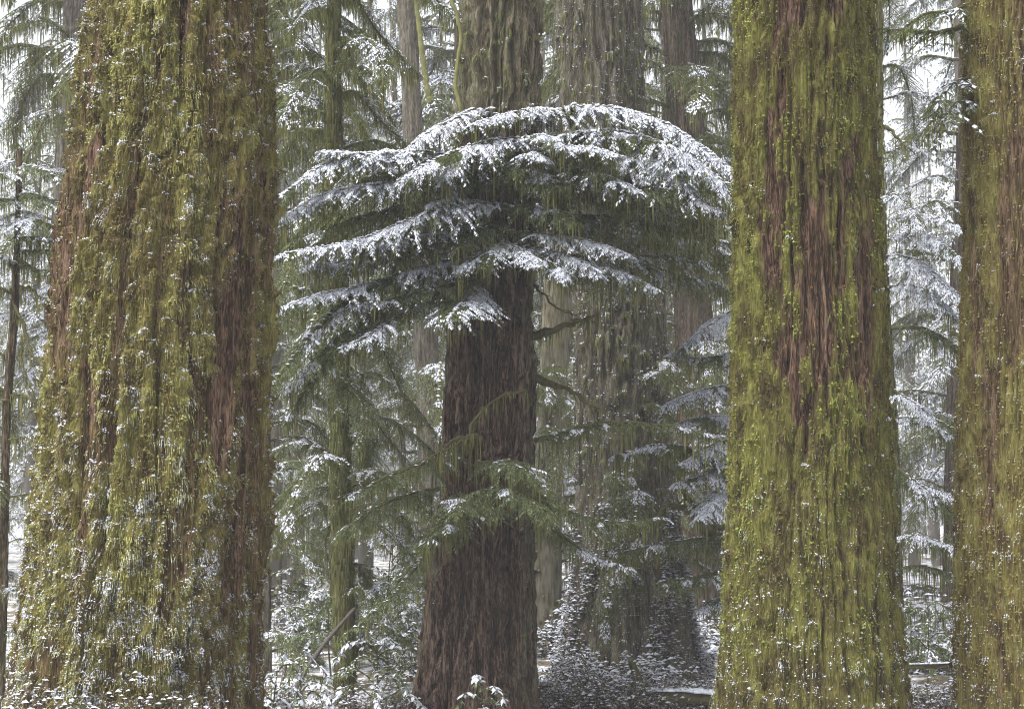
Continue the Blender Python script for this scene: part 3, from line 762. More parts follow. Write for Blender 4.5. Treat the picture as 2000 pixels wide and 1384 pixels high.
C_BOUGHS = [
 # (path, L, snow, moss, r, droop)
 ([(1010, 408, -.5), (920, 399, -1.0), (830, 420, -1.4), (700, 468, -1.9), (548, 497, -2.3)], .72, 1.0, .5, .035, .55),
 ([(985, 455, -.6), (1090, 462, -1.0), (1170, 478, -1.2), (1230, 500, -1.4)], .52, 1.0, .5, .03, .5),
 ([(985, 262, 0), (1080, 220, -.5), (1190, 212, -.9), (1300, 243, -1.2), (1370, 290, -1.5), (1445, 345, -1.8)], .72, 1.0, .5, .04, .6),
 ([(985, 250, 0), (930, 216, -.4), (880, 238, -.9), (830, 264, -1.2), (780, 305, -1.4)], .55, 1.0, .5, .03, .55),
 ([(1010, 240, .2), (1060, 214, -.3), (1000, 220, -.9), (930, 240, -1.4)], .5, 1.0, .4, .02, .5),
 ([(1045, 270, -.8), (950, 278, -1.2), (860, 308, -1.6), (785, 352, -1.9)], .62, 1.0, .5, .03, .55),
 ([(960, 330, -.2), (850, 302, -.8), (770, 299, -1.2), (690, 306, -1.5), (620, 330, -1.9), (540, 392, -2.3)], .62, .97, .5, .035, .55),
 ([(780, 318, -1.4), (690, 300, -1.7), (630, 296, -1.9)], .35, .95, .4, .02, .5),
 ([(950, 385, -.2), (800, 362, -1), (700, 366, -1.5), (620, 386, -1.8), (545, 430, -2.1)], .6, .92, .6, .03, .5),
 ([(1000, 300, 0), (1150, 258, -.8), (1260, 270, -1.3), (1340, 305, -1.7), (1445, 378, -2)], .7, 1.0, .6, .035, .6),
 ([(1230, 290, -1.0), (1310, 320, -1.6), (1390, 345, -1.9), (1450, 395, -2.1)], .55, 1.0, .5, .02, .55),
 ([(1000, 390, -.3), (1150, 352, -1), (1260, 366, -1.5), (1330, 378, -1.8), (1405, 415, -2)], .5, .85, .6, .03, .5),
 ([(1010, 300, -.6), (1040, 268, -1.2), (1075, 268, -1.6), (1100, 285, -1.8)], .3, 1.0, .4, .018, .5),
 ([(1030, 310, -.6), (1110, 288, -1.2), (1170, 292, -1.7), (1205, 305, -1.9)], .32, 1.0, .4, .018, .5),
 ([(1000, 330, -.6), (1040, 300, -1.4), (1060, 312, -1.7)], .28, .95, .4, .015, .5),
 ([(960, 400, -.4), (880, 388, -1.2), (838, 400, -1.6)], .32, .9, .4, .018, .5),
 ([(985, 490, -.3), (850, 515, -1), (720, 555, -1.6), (620, 578, -2), (528, 608, -2.3)], .52, .85, .6, .03, .5),
 ([(960, 512, -.2), (850, 535, -.8), (720, 566, -1.4), (640, 620, -1.8), (560, 715, -2.2), (505, 790, -2.4)], .55, .25, 1.1, .06, .6),
 ([(945, 550, -.5), (905, 590, -1.3), (875, 622, -2.1)], .62, 1.0, .5, .02, .35),
 ([(900, 555, -.6), (800, 605, -1.3), (720, 655, -1.9), (662, 682, -2.1)], .42, .85, .6, .025, .4),
 ([(960, 540, -.6), (860, 560, -1.2), (760, 585, -1.6), (690, 600, -1.9)], .42, .55, .6, .02, .45),
 ([(990, 475, -.7), (1030, 495, -1.4), (1050, 520, -1.7)], .32, 1.0, .5, .014, .5),
 ([(1000, 480, -.6), (1075, 512, -1.3), (1102, 542, -1.6)], .32, 1.0, .5, .014, .5),
 ([(1010, 470, -.5), (1130, 508, -1.3), (1172, 536, -1.5)], .34, 1.0, .5, .014, .5),
 ([(1010, 480, -.4), (1190, 522, -1.2), (1275, 562, -1.4)], .36, .95, .5, .016, .5),
 ([(960, 480, -.6), (925, 505, -1.3), (895, 530, -1.5)], .34, .9, .6, .014, .5),
 ([(985, 470, -.5), (965, 490, -1.3), (950, 515, -1.6)], .34, .9, .6, .014, .5),
 ([(960, 470, -.3), (800, 480, -1.1), (690, 508, -1.6), (600, 520, -1.9)], .45, .75, .6, .025, .5),
 # dark inner boughs under the snowy roof
 ([(1000, 430, .2), (1200, 455, .1), (1330, 468, -.2), (1445, 500, -.4)], .7, .12, 1.2, .03, .6),
 ([(1000, 400, .3), (1150, 375, .6), (1300, 395, .9), (1445, 450, 1.0)], .8, .2, 1.2, .03, .6),
 ([(1000, 480, .2), (1150, 505, .5), (1300, 530, .8), (1445, 565, 1.0)], .8, .25, 1.1, .03, .6),
 ([(1000, 350, .3), (1150, 310, .3), (1280, 320, .2), (1440, 400, .2)], .8, .15, 1.3, .03, .7),
 ([(1000, 300, .3), (1120, 262, .3), (1250, 280, .4), (1400, 340, .6)], .8, .15, 1.3, .03, .7),
 ([(950, 430, .3), (800, 440, .8), (650, 450, 1.0), (530, 475, 1.2)], .8, .15, 1.2, .03, .6),
 ([(950, 340, .3), (800, 350, .6), (680, 400, .9), (540, 465, 1.2)], .8, .15, 1.3, .03, .7),
 ([(980, 340, -.3), (1040, 335, -1.0), (1090, 365, -1.5)], .6, .05, 1.4, .02, .7),
 ([(960, 360, -.3), (880, 345, -1.0), (820, 370, -1.5)], .6, .1, 1.4, .02, .7),
 ([(1000, 350, -.2), (1130, 330, -.9), (1220, 360, -1.4)], .6, .1, 1.4, .02, .7),
 ([(980, 400, -.3), (1060, 405, -1.0), (1120, 430, -1.5)], .55, .1, 1.2, .02, .6),
 ([(980, 430, -.3), (940, 445, -1.0), (900, 480, -1.5)], .5, .1, 1.2, .02, .6),
 ([(970, 430, -.2), (860, 455, -1.0), (780, 505, -1.4)], .5, .15, 1.2, .02, .6),
 ([(1020, 470, -.1), (1140, 455, -.3), (1185, 430, -.5), (1232, 404, -.7)], .2, .1, .8, .04, .5),
 ([(990, 320, -.2), (1080, 290, -.8), (1180, 310, -1.3), (1260, 350, -1.6)], .6, .1, 1.8, .02, .8),
 ([(960, 320, -.2), (900, 320, -.8), (840, 345, -1.3), (800, 390, -1.5)], .55, .1, 1.8, .02, .8),
 ([(960, 380, .1), (850, 390, -.5), (750, 410, -1.0), (650, 440, -1.4)], .6, .1, 1.6, .02, .8),
 ([(960, 350, .1), (820, 330, -.5), (720, 345, -1.0), (620, 400, -1.4)], .6, .15, 1.6, .02, .8),
 ([(1010, 360, .1), (1150, 370, -.5), (1260, 400, -1.0), (1380, 440, -1.4)], .7, .15, 1.6, .02, .8),
 ([(1010, 420, .1), (1130, 420, -.4), (1240, 430, -.8), (1400, 470, -1.0)], .6, .12, 1.6, .02, .8),
 ([(960, 450, .0), (860, 470, -.5), (760, 500, -1.0), (640, 540, -1.4)], .5, .2, 1.6, .02, .7),
 ([(960, 500, .2), (860, 530, .1), (740, 570, 0), (620, 640, -.2)], .6, .2, 1.5, .02, .8),
 ([(1000, 300, -.1), (1010, 300, -.8), (1020, 330, -1.4)], .6, .1, 1.8, .02, .8),
 ([(960, 300, -.3), (920, 300, -1.0), (890, 325, -1.5), (870, 350, -1.7)], .4, .9, .4, .016, .5),
 ([(1010, 330, -.3), (1120, 330, -1.0), (1200, 350, -1.6), (1250, 375, -1.8)], .4, .75, .5, .016, .5),
 ([(1100, 300, -.5), (1230, 310, -1.2), (1300, 335, -1.6), (1350, 370, -1.9)], .45, .9, .5, .016, .5),
 ([(960, 430, -.3), (860, 450, -1.1), (770, 470, -1.6), (690, 490, -1.9)], .4, .8, .5, .016, .5),
 ([(1030, 500, .2), (1150, 520, 0), (1280, 500, -.3), (1440, 520, -.5)], .7, .1, 1.2, .02, .7),
 ([(1030, 440, .5), (1180, 420, .6), (1300, 440, .7), (1440, 480, .8)], .8, .15, 1.2, .02, .7),
 ([(900, 545, -.5), (780, 590, -1.2), (660, 660, -1.7), (560, 760, -2.0)], .6, .12, 1.0, .025, .6),
 ([(800, 570, -1.0), (700, 640, -1.5), (620, 730, -1.8), (560, 820, -1.9)], .5, .1, 1.0, .02, .6),
 # lower, thin leftovers
 ([(880, 870, -.5), (840, 900, -1.0), (770, 925, -1.4), (690, 965, -1.7)], .5, .12, 1.2, .03, .5),
 ([(870, 950, -.5), (800, 965, -1.0), (720, 1000, -1.4), (670, 1040, -1.6)], .5, .12, 1.2, .02, .5),
 ([(960, 905, -.7), (1000, 900, -1.2), (1035, 925, -1.4)], .45, .05, 1.2, .014, .5),
 ([(880, 985, -.7), (960, 955, -1.2), (1040, 965, -1.4), (1100, 985, -1.5)], .5, .0, 1.6, .02, .5),
 ([(900, 1000, -.7), (880, 1010, -1.3), (870, 1035, -1.6)], .45, .03, .8, .014, .4),
 ([(930, 985, -.7), (955, 990, -1.3), (970, 1008, -1.6)], .32, .03, .7, .012, .4),
 ([(930, 900, -.7), (985, 905, -1.3), (1020, 915, -1.6), (1045, 935, -1.7)], .5, .06, .9, .012, .5),
 ([(900, 960, -.7), (900, 975, -1.4), (890, 1000, -1.8)], .5, .03, .8, .012, .5),
 ([(960, 940, -.7), (1000, 955, -1.4), (1040, 980, -1.8), (1075, 1010, -2)], .45, .06, 1.2, .012, .5),
 ([(900, 1010, -.6), (860, 1030, -1.2), (830, 1060, -1.6)], .45, .05, .7, .012, .5),
 ([(1045, 1000, 0), (1090, 1040, -.3), (1150, 1080, -.5), (1230, 1110, -.6)], .4, .15, .8, .016, .5),
 ([(1045, 960, 0), (1120, 1000, -.4), (1200, 1020, -.6), (1290, 1010, -.7)], .45, .15, .8, .02, .5),
 ([(850, 1060, -.5), (800, 1120, -1.0), (760, 1170, -1.3), (720, 1200, -1.4)], .36, .45, 1.0, .02, .5),
 ([(1045, 860, 0), (1100, 846, -.3), (1165, 826, -.5), (1300, 830, -.8), (1400, 850, -1)], .4, .15, .7, .035, .45),
]
for k, (pt, L, sn, mo, r, dr) in enumerate(C_BOUGHS):
    bough_parts(hem, bough(PP(pt, YC), L, sn, mo if mo < 1 else .3 + .3 * mo, r, dr * .72, seed=200 + k, spacing=0.032, frost=0.12 + 0.2 * (sn < 0.6)))
def stub(parent, pt, Y, r, moss, seed, mlen=0.15):
    rg = np.random.default_rng(seed)
    p = catmull(PP(pt, Y), 14) + (rg.random((14, 3)) - .5) * 0.055
    a, m = Acc(), Acc()
    tube(a, p, np.linspace(r * 1.15, r * .3, 14) * (1 + .35 * (rg.random(14) - .5)), 7, 0.6, 0, 0.7, rg)
    for q in range(6):
        k0 = int(rg.integers(3, 13)); d = unit(rg.normal(0, 1, 3) + np.array((0, -.3, -.4))); ln_ = rg.uniform(.08, .32)
        tube(a, np.stack([p[k0], p[k0] + d * ln_ * .5 + rg.normal(0, .02, 3), p[k0] + d * ln_ - Z * .05]), np.array((r * .35, r * .22, r * .08)), 4, 0.4)
    n = int(moss * 160)
    i = rg.integers(0, 14, n)
    strands(m, p[i] + (rg.random((n, 3)) - .5) * np.array((.09, .03, r)), mlen * rg.exponential(.7, n).clip(.1, 2.2), rg.uniform(.008, .02, n), rg)
    o = link("limb", a.mesh("limb", M_limb, True), parent)
    link("hanging_moss", m.mesh("hanging_moss", M_strand), o, "stuff")
    return o
stub(hem, [(1040, 656, 0), (1100, 640, -.4), (1172, 614, -.8)], YC, .055, .9, 1)
stub(hem, [(1040, 738, 0), (1100, 755, -.3), (1145, 782, -.5), (1182, 806, -.7)], YC, .045, .6, 2, .08)
stub(hem, [(1040, 552, 0), (1060, 575, -.2), (1090, 605, -.3), (1135, 620, -.4)], YC, .018, .2, 3, .08)
stub(hem, [(1022, 766, -.8), (975, 775, -1.0), (930, 820, -1.2), (905, 855, -1.3), (850, 890, -1.4), (795, 925, -1.6)], YC, .018, .9, 4, .2)
stub(hem, [(930, 850, -.9), (880, 862, -1.1), (845, 890, -1.2)], YC, .03, .9, 5, .4)

# ================================================================== other standing trees
def tree(name, label, mat, edges, Y, seed, cat="tree", group=None, moss=None, nth=60, nz=120, strand=0, smat=None, **kw):
    o = thing(name, label, cat, group)
    mf = (lambda thr, z, fu, bx, by, sd: moss + 0.6 * (fbm(bx * 4, by * 4, z * .7, sd, 3) - 0.5)) if isinstance(moss, float) else moss
    t = make_trunk(o, mat, edges, Y, nth=nth, nz=nz, seed=seed, moss_fn=mf, **kw)
    if strand: trunk_moss(t, smat or M_moss_d, strand, (0.05, 0.2), (0.01, 0.025), 0.03)
    return o, t

MATS4 = [M_limb, M_needle, M_snow, M_strand]
MATS4F = [M_limb, M_needle_far, M_snow, M_strand]
# a few bough shapes, reused by the middle-distance trees
def proto(L, length, snow, moss, seed, fall, **kw):
    rg = np.random.default_rng(seed)
    pts = [(0, 0, 0), (length * .35, rg.uniform(-.1, .1), .06 * length), (length * .7, rg.uniform(-.15, .15), -fall * .35 * length), (length, rg.uniform(-.25, .25), -fall * length)]
    return bough_joined(bough(pts, L, snow, moss, .03, seed=seed, **kw), "branch", MATS4)
SNOWY = [proto(.62, 2.4, .62, .4, 500 + k, .30 + .06 * k, spacing=.05, sub=.03, blade=.058, bw=.013, frost=.4) for k in range(4)]
MIXED = [proto(.62, 2.4, .24, .9, 520 + k, .35 + .06 * k, spacing=.05, sub=.03, blade=.058, bw=.013, frost=.42) for k in range(4)]
MOSSY = [proto(.55, 2.4, .12, 1.5, 540 + k, .35 + .07 * k, spacing=.05, sub=.032, blade=.058, bw=.013, needles=1.0, moss_len=.22, moss_w=1.1, frost=.2) for k in range(4)]
BARE = [proto(.5, 2.0, .2, .9, 560 + k, .25 + .1 * k, spacing=.13, sub=.2, blade=.08, bw=.02, needles=.5, moss_len=.28, moss_w=1.3) for k in range(3)]

def axis_at(t, z):
    return np.array((np.interp(z, t.zz, t.cc), t.Y, z)), float(np.interp(z, t.zz, t.rr))

def put_branch(parent, t, z, az, protos, scale, rg, tilt=0.0, name="branch"):
    c, r = axis_at(t, z)
    d = np.array((math.cos(az), math.sin(az), 0))
    o = link(name, protos[int(rg.integers(len(protos)))], parent)
    o.location = c + d * r * 0.8
    o.rotation_euler = (rg.uniform(-.15, .15), tilt + rg.uniform(-.12, .12), az)
    o.scale = (scale, scale, scale * rg.uniform(.9, 1.1))
    return o

def clothe(parent, t, py0, py1, n, protos, scale, seed, az=None, tilt=0.0):
    rg = np.random.default_rng(seed)
    z0, z1 = P(0, py1, t.Y)[2], P(0, py0, t.Y)[2]
    for k in range(n):
        z = z0 + (z1 - z0) * (k + rg.random()) / n
        a = rg.uniform(0, 2 * math.pi) if az is None else rg.uniform(*az)
        put_branch(parent, t, z, a, protos, rg.uniform(*scale), rg, tilt)

PI = math.pi
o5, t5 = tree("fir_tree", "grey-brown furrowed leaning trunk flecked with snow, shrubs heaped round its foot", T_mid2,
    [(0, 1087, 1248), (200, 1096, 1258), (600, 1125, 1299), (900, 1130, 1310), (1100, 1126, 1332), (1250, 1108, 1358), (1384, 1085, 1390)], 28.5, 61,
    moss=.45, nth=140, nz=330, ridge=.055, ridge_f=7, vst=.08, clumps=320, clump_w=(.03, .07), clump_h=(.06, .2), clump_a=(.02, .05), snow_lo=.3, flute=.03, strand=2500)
trunk_snow(t5, .9, 0, 9000, size=(.009, .022), k=5, lo_h=12, base=.6)
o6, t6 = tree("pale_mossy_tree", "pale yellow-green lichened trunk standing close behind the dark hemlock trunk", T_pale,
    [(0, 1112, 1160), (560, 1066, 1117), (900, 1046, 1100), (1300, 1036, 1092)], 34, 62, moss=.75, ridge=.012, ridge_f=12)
o7, t7 = tree("thin_mossy_tree", "slender straight green mossy trunk with no bark showing, left of the snowy umbrella", T_thin,
    [(0, 639, 661), (280, 640, 665), (700, 643, 678), (1000, 647, 686), (1384, 655, 697)], 26, 63, moss=.8, ridge=.012, ridge_f=18, clumps=60, clump_w=(.02, .05), clump_h=(.06, .2), clump_a=(.01, .03), strand=2500, smat=M_moss_d)
trunk_snow(t7, .5, 0, 200, size=(.01, .02), k=2)
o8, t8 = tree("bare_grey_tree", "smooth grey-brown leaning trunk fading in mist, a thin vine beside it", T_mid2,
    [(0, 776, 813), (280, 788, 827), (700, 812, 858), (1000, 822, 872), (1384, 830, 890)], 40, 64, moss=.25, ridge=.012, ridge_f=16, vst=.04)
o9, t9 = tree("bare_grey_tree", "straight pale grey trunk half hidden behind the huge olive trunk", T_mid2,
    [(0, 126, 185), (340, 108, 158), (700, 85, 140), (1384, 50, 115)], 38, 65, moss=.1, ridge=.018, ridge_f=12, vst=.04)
o10, t10 = tree("young_hemlock_tree", "thin dark young hemlock with bare mossy lower branches beside the huge olive trunk", T_thin,
    [(430, 31, 38), (450, 30, 38), (600, 22, 36), (800, 5, 21), (1300, -8, 12)], 24, 66, moss=.25, top=7.2, nth=30, nz=120, ridge=.006, ridge_f=20)
o11, t11 = tree("fir_tree", "dark trunk veiled by drooping olive foliage between leaning snow-flecked trunk and green giant", T_mid,
    [(0, 1290, 1352), (100, 1297, 1364), (260, 1303, 1374), (700, 1322, 1395), (1384, 1330, 1420)], 42, 67, moss=.2, ridge=.02, ridge_f=10)
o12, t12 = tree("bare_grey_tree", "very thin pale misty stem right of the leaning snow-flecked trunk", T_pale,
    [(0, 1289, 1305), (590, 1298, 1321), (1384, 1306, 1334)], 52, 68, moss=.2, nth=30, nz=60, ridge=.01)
o13, t13 = tree("young_hemlock_tree", "thin mossy stem with snowy drooping boughs, in the gap between the two right-hand giants", T_thin,
    [(0, 1711, 1722), (300, 1714, 1726), (950, 1738, 1756), (1384, 1745, 1768)], 29, 69, moss=.6, nth=36, nz=160, ridge=.008, ridge_f=18, strand=900, smat=M_moss_d)
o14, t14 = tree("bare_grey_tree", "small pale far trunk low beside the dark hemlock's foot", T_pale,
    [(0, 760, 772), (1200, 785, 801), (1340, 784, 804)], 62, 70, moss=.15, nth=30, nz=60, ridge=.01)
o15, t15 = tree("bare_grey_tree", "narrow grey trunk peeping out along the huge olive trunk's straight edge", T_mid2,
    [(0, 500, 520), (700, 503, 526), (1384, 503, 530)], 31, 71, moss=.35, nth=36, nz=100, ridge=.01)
o16, t16 = tree("hemlock_tree", "snow-draped hemlock whose boughs reach out from behind the bright green giant", T_mid,
    [(0, 1488, 1540), (700, 1490, 1550), (1384, 1490, 1565)], 26.5, 72, moss=.3, nth=50, nz=60, ridge=.015)
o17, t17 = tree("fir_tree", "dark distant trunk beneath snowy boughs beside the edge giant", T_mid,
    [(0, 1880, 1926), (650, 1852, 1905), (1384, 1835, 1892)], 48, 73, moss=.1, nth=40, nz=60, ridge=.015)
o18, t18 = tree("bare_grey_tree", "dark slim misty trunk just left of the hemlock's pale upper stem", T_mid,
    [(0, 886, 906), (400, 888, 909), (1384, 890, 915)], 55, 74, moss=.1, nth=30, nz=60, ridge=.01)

# hidden hemlock behind the green giant: boughs that show left of it
for k, (pt, L, sn, mo, r, dr) in enumerate([
    ([(1500, 600, 0), (1430, 610, -.5), (1380, 640, -.9), (1330, 680, -1.2)], .5, .95, .5, .02, .5),
    ([(1500, 680, 0), (1430, 690, -.4), (1370, 700, -.8), (1310, 690, -1.1)], .4, .9, .5, .02, .5),
    ([(1500, 760, 0), (1430, 755, -.5), (1370, 762, -.9), (1300, 790, -1.2)], .45, .8, .7, .025, .55),
    ([(1500, 820, 0), (1430, 815, -.5), (1370, 815, -.9), (1290, 838, -1.2)], .45, .8, .7, .02, .55),
    ([(1500, 850, 0), (1430, 855, -.6), (1390, 875, -1.0), (1330, 905, -1.4)], .5, .95, .5, .02, .5),
    ([(1500, 900, 0), (1430, 905, -.6), (1380, 925, -1.0), (1320, 945, -1.4)], .5, .95, .5, .02, .5),
    ([(1500, 940, 0), (1440, 945, -.6), (1400, 970, -1.1), (1370, 1010, -1.5)], .55, .97, .5, .02, .5),
    ([(1500, 1100, 0), (1420, 1110, -.5), (1360, 1125, -.9), (1290, 1135, -1.2)], .5, .3, .8, .02, .45),
    ([(1500, 1060, 0), (1400, 1050, -.5), (1300, 1060, -.9), (1190, 1085, -1.2)], .5, .25, .8, .02, .45),
    ([(1500, 1180, 0), (1430, 1165, -.5), (1400, 1170, -.7), (1370, 1190, -.9)], .4, .7, .6, .016, .45),
    ([(1500, 1010, 0), (1430, 930, -.7), (1360, 880, -1), (1280, 870, -1.1), (1200, 890, -1.3)], .45, .35, 1.0, .03, .45),
    ]):
    bough_parts(o16, bough(PP(pt, 26.5), L, sn, mo, r, dr, seed=330 + k, frost=.25))
stub(o16, [(1480, 1060, .2), (1400, 1050, -.3), (1368, 1030, -.5), (1345, 1000, -.7), (1300, 985, -.8), (1282, 1010, -.9), (1255, 1035, -1), (1205, 1052, -1.1)], 26.5, .05, 1.0, 6, .1)
stub(o16, [(1480, 1010, .2), (1410, 1030, -.3), (1366, 1000, -.6), (1335, 950, -.8), (1300, 905, -.9), (1262, 882, -1)], 26.5, .04, .8, 7, .1)

# gap between the two right-hand giants
for k, (pt, L, sn, mo, r, dr) in enumerate([
    ([(1730, 470, 0), (1790, 455, -.6), (1840, 475, -1), (1890, 520, -1.4)], .5, .95, .4, .02, .5),
    ([(1730, 500, 0), (1780, 505, -.6), (1830, 545, -1), (1890, 600, -1.4)], .55, .95, .4, .02, .5),
    ([(1735, 560, 0), (1790, 560, -.6), (1830, 590, -1), (1885, 640, -1.3)], .5, .85, .5, .02, .5),
    ([(1735, 430, 0), (1790, 415, -.5), (1850, 430, -.9), (1895, 460, -1.2)], .5, .6, .4, .02, .5),
    ([(1740, 640, 0), (1800, 640, -.4), (1850, 665, -.6), (1900, 700, -.7)], .5, .12, 1.2, .03, .5),
    ([(1740, 760, 0), (1790, 790, -.4), (1840, 840, -.6), (1890, 865, -.7)], .45, .6, .8, .02, .5),
    ([(1740, 820, 0), (1800, 815, -.4), (1850, 830, -.6), (1900, 860, -.7)], .4, .5, .8, .02, .5),
    ([(1740, 905, 0), (1780, 935, -.4), (1830, 975, -.6), (1890, 1030, -.7)], .35, .2, 1.3, .035, .5),
    ([(1745, 930, 0), (1800, 945, -.4), (1850, 965, -.6), (1890, 985, -.7)], .35, .3, 1.2, .02, .5),
    ([(1745, 1050, 0), (1790, 1045, -.4), (1840, 1060, -.6), (1895, 1085, -.7)], .45, .5, 1.1, .02, .5),
    ([(1750, 1110, 0), (1800, 1105, -.4), (1860, 1120, -.6), (1895, 1140, -.7)], .35, .2, 1.5, .02, .5),
    ([(1750, 1190, 0), (1800, 1180, -.4), (1850, 1185, -.6), (1895, 1215, -.7)], .35, .25, 1.5, .02, .5),
    ([(1752, 1240, 0), (1800, 1250, -.4), (1850, 1270, -.6), (1895, 1290, -.7)], .4, .3, 1.0, .02, .5),
    ]):
    bough_parts(o13, bough(PP(pt, 29), L, sn, mo, r, dr, seed=360 + k, frost=.3))
stub(o13, [(1715, 240, 0), (1735, 252, -.2), (1755, 270, -.3), (1772, 292, -.4)], 29, .035, .5, 8, .12)
stub(o13, [(1716, 200, 0), (1722, 250, -.2), (1726, 310, -.3)], 29, .03, .4, 9, .12)
# olive branch across the top of that gap, growing from the edge giant
for k, (pt, L, sn, mo, r, dr) in enumerate([
    ([(1890, 52, 0), (1840, 62, -.3), (1780, 60, -.5), (1722, 56, -.7)], .4, .1, .9, .03, .6),
    ([(1895, 10, 0), (1850, 20, -.4), (1800, 30, -.7), (1755, 62, -.9)], .4, .15, .9, .02, .6),
    ([(1900, 150, 0), (1860, 165, -.4), (1830, 205, -.7), (1812, 260, -.9)], .38, .45, .6, .02, .55),
    ([(1900, 190, 0), (1865, 205, -.4), (1840, 235, -.7), (1825, 285, -.9)], .35, .3, .7, .02, .55)]):
    bough_parts(g3, bough(PP(pt, 20.0), L, sn, mo, r, dr, seed=390 + k, spacing=.06, blade=.06, bw=.018, sub=.045, frost=.15, moss_len=.14))

# young hemlock at the left edge
for k, (pt, L, sn, mo, r, dr) in enumerate([
    ([(35, 330, 0), (70, 325, -.3), (110, 345, -.6)], .3, .55, .4, .012, .5), ([(35, 345, 0), (0, 340, -.3), (-30, 355, -.6)], .3, .55, .4, .012, .5),
    ([(34, 380, 0), (75, 380, -.3), (120, 400, -.5)], .35, .75, .4, .012, .5), ([(34, 390, 0), (0, 390, -.3), (-40, 405, -.5)], .35, .6, .4, .012, .5),
    ([(33, 425, 0), (75, 430, -.3), (125, 450, -.5)], .4, .8, .5, .014, .5), ([(33, 440, 0), (0, 435, -.3), (-40, 450, -.5)], .35, .6, .5, .014, .5),
    ([(33, 465, 0), (70, 462, -.2), (125, 470, -.4)], .3, .3, 1.3, .014, .5), ([(33, 490, 0), (80, 488, -.2), (130, 492, -.4)], .2, .1, 1.5, .014, .5),
    ([(30, 515, 0), (0, 500, -.2), (-30, 500, -.4)], .2, .1, 1.4, .014, .5), ([(32, 500, 0), (70, 525, -.2), (120, 530, -.4)], .2, .1, 1.4, .014, .5)]):
    bough_parts(o10, bough(PP(pt, 24), L, sn, mo, r, dr, seed=410 + k, frost=.4))
for k, (pt, r) in enumerate([([(30, 560, 0), (60, 560, -.1), (95, 595, -.3)], .02), ([(24, 580, 0), (45, 640, -.1), (62, 690, -.2), (95, 735, -.3)], .022),
                             ([(22, 570, 0), (0, 560, -.1), (-30, 570, -.2)], .02), ([(46, 650, 0), (45, 720, -.1), (75, 800, -.2)], .016),
                             ([(10, 860, 0), (55, 855, -.2), (80, 880, -.3)], .012), ([(8, 780, 0), (40, 770, -.1), (70, 785, -.3)], .02), ([(10, 700, 0), (-20, 670, -.1), (-40, 668, -.2)], .012)]):
    stub(o10, pt, 24, r, .5, 20 + k, .16)
rgq = np.random.default_rng(77)
clothe(o10, t10, 760, 1250, 14, MIXED, (.35, .6), 78)

# mossy boughs hung on the middle-distance trees
clothe(o15, t15, -250, 330, 26, MOSSY, (.7, 1.1), 81, az=(-1.3, .9))
clothe(o15, t15, 560, 1300, 26, MIXED, (.6, .9), 82, az=(-1.3, .9))
clothe(o7, t7, -200, 300, 16, MOSSY, (.5, .8), 83)
clothe(o7, t7, 420, 1050, 30, MIXED, (.45, .75), 84)
clothe(o7, t7, 900, 1330, 12, MOSSY, (.4, .6), 85)
clothe(o6, t6, 700, 1350, 14, MOSSY, (.4, .7), 86)
clothe(o11, t11, -250, 420, 40, MOSSY, (1.0, 1.6), 87)
clothe(o11, t11, 350, 1300, 34, MIXED, (.9, 1.4), 88)
clothe(o13, t13, -250, 430, 12, SNOWY, (.4, .7), 89)
clothe(o17, t17, -300, 700, 46, SNOWY, (.9, 1.6), 90)
clothe(o17, t17, 600, 1300, 30, MIXED, (.9, 1.5), 91)
clothe(o14, t14, 200, 1200, 44, MIXED, (1.0, 1.8), 92)
clothe(o18, t18, -200, 500, 44, SNOWY, (1.4, 2.2), 93)
clothe(o18, t18, 400, 1250, 40, MIXED, (1.0, 1.8), 94)
clothe(o12, t12, -200, 1200, 50, MIXED, (.9, 1.5), 95)
clothe(o9, t9, -250, 260, 26, MOSSY, (.8, 1.4), 96)
clothe(o9, t9, 300, 900, 26, SNOWY, (.7, 1.1), 98)
clothe(o8, t8, 300, 1200, 16, BARE, (.5, .8), 97)
clothe(o8, t8, 500, 1300, 24, MIXED, (.7, 1.2), 99)
clothe(o6, t6, 520, 1300, 22, MIXED, (.5, .9), 100)
clothe(o5, t5, 700, 1150, 12, MIXED, (.4, .7), 101, az=(-2.6, -.3))

# ================================================================== far conifers in the mist
def far_proto(seed, h, snow, moss, lens, nb):
    rg = np.random.default_rng(seed)
    acc = Acc()
    for k in range(nb):
        f = (k + rg.random()) / nb
        z = h * (0.10 + 0.88 * f)
        ln = lens * (1 - 0.75 * f) * rg.uniform(.65, 1.15) * (0.6 + 0.4 * min(1, f * 6))
        a = rg.uniform(0, 2 * PI)
        d = np.array((math.cos(a), math.sin(a), 0)); side = np.array((-d[1], d[0], 0)) * rg.uniform(-.15, .15) * ln
        fall = rg.uniform(.25, .6)
        p0 = np.array((0, 0, z))
        pts = [p0, p0 + d * ln * .35 + Z * .05 * ln + side * .3, p0 + d * ln * .7 - Z * fall * .35 * ln + side, p0 + d * ln - Z * fall * ln + side]
        join(acc, bough(pts, ln * .30, snow * rg.uniform(.7, 1.1), moss, .035, seed=seed * 100 + k, spacing=.15, sub=.09, blade=.13, bw=.034, snow_h=.02, moss_len=.4, moss_w=2.0, frost=.5))
    tk = Acc()
    zz = np.linspace(-0.3, h, 16)
    pts = np.stack([rg.normal(0, .03, 16), rg.normal(0, .03, 16), zz], -1)
    tube(tk, pts, np.linspace(.30, .03, 16), 9, .5, 0, .25, rg)
    return acc.mesh("crown", MATS4F), tk.mesh("trunk", M_farbark, True)
M_farbark = tint_mat("far_bark", [(0.0, (.05, .042, .036)), (1.0, (.17, .15, .13))], .9, 8, .8, stretch=(1, 1, .15))
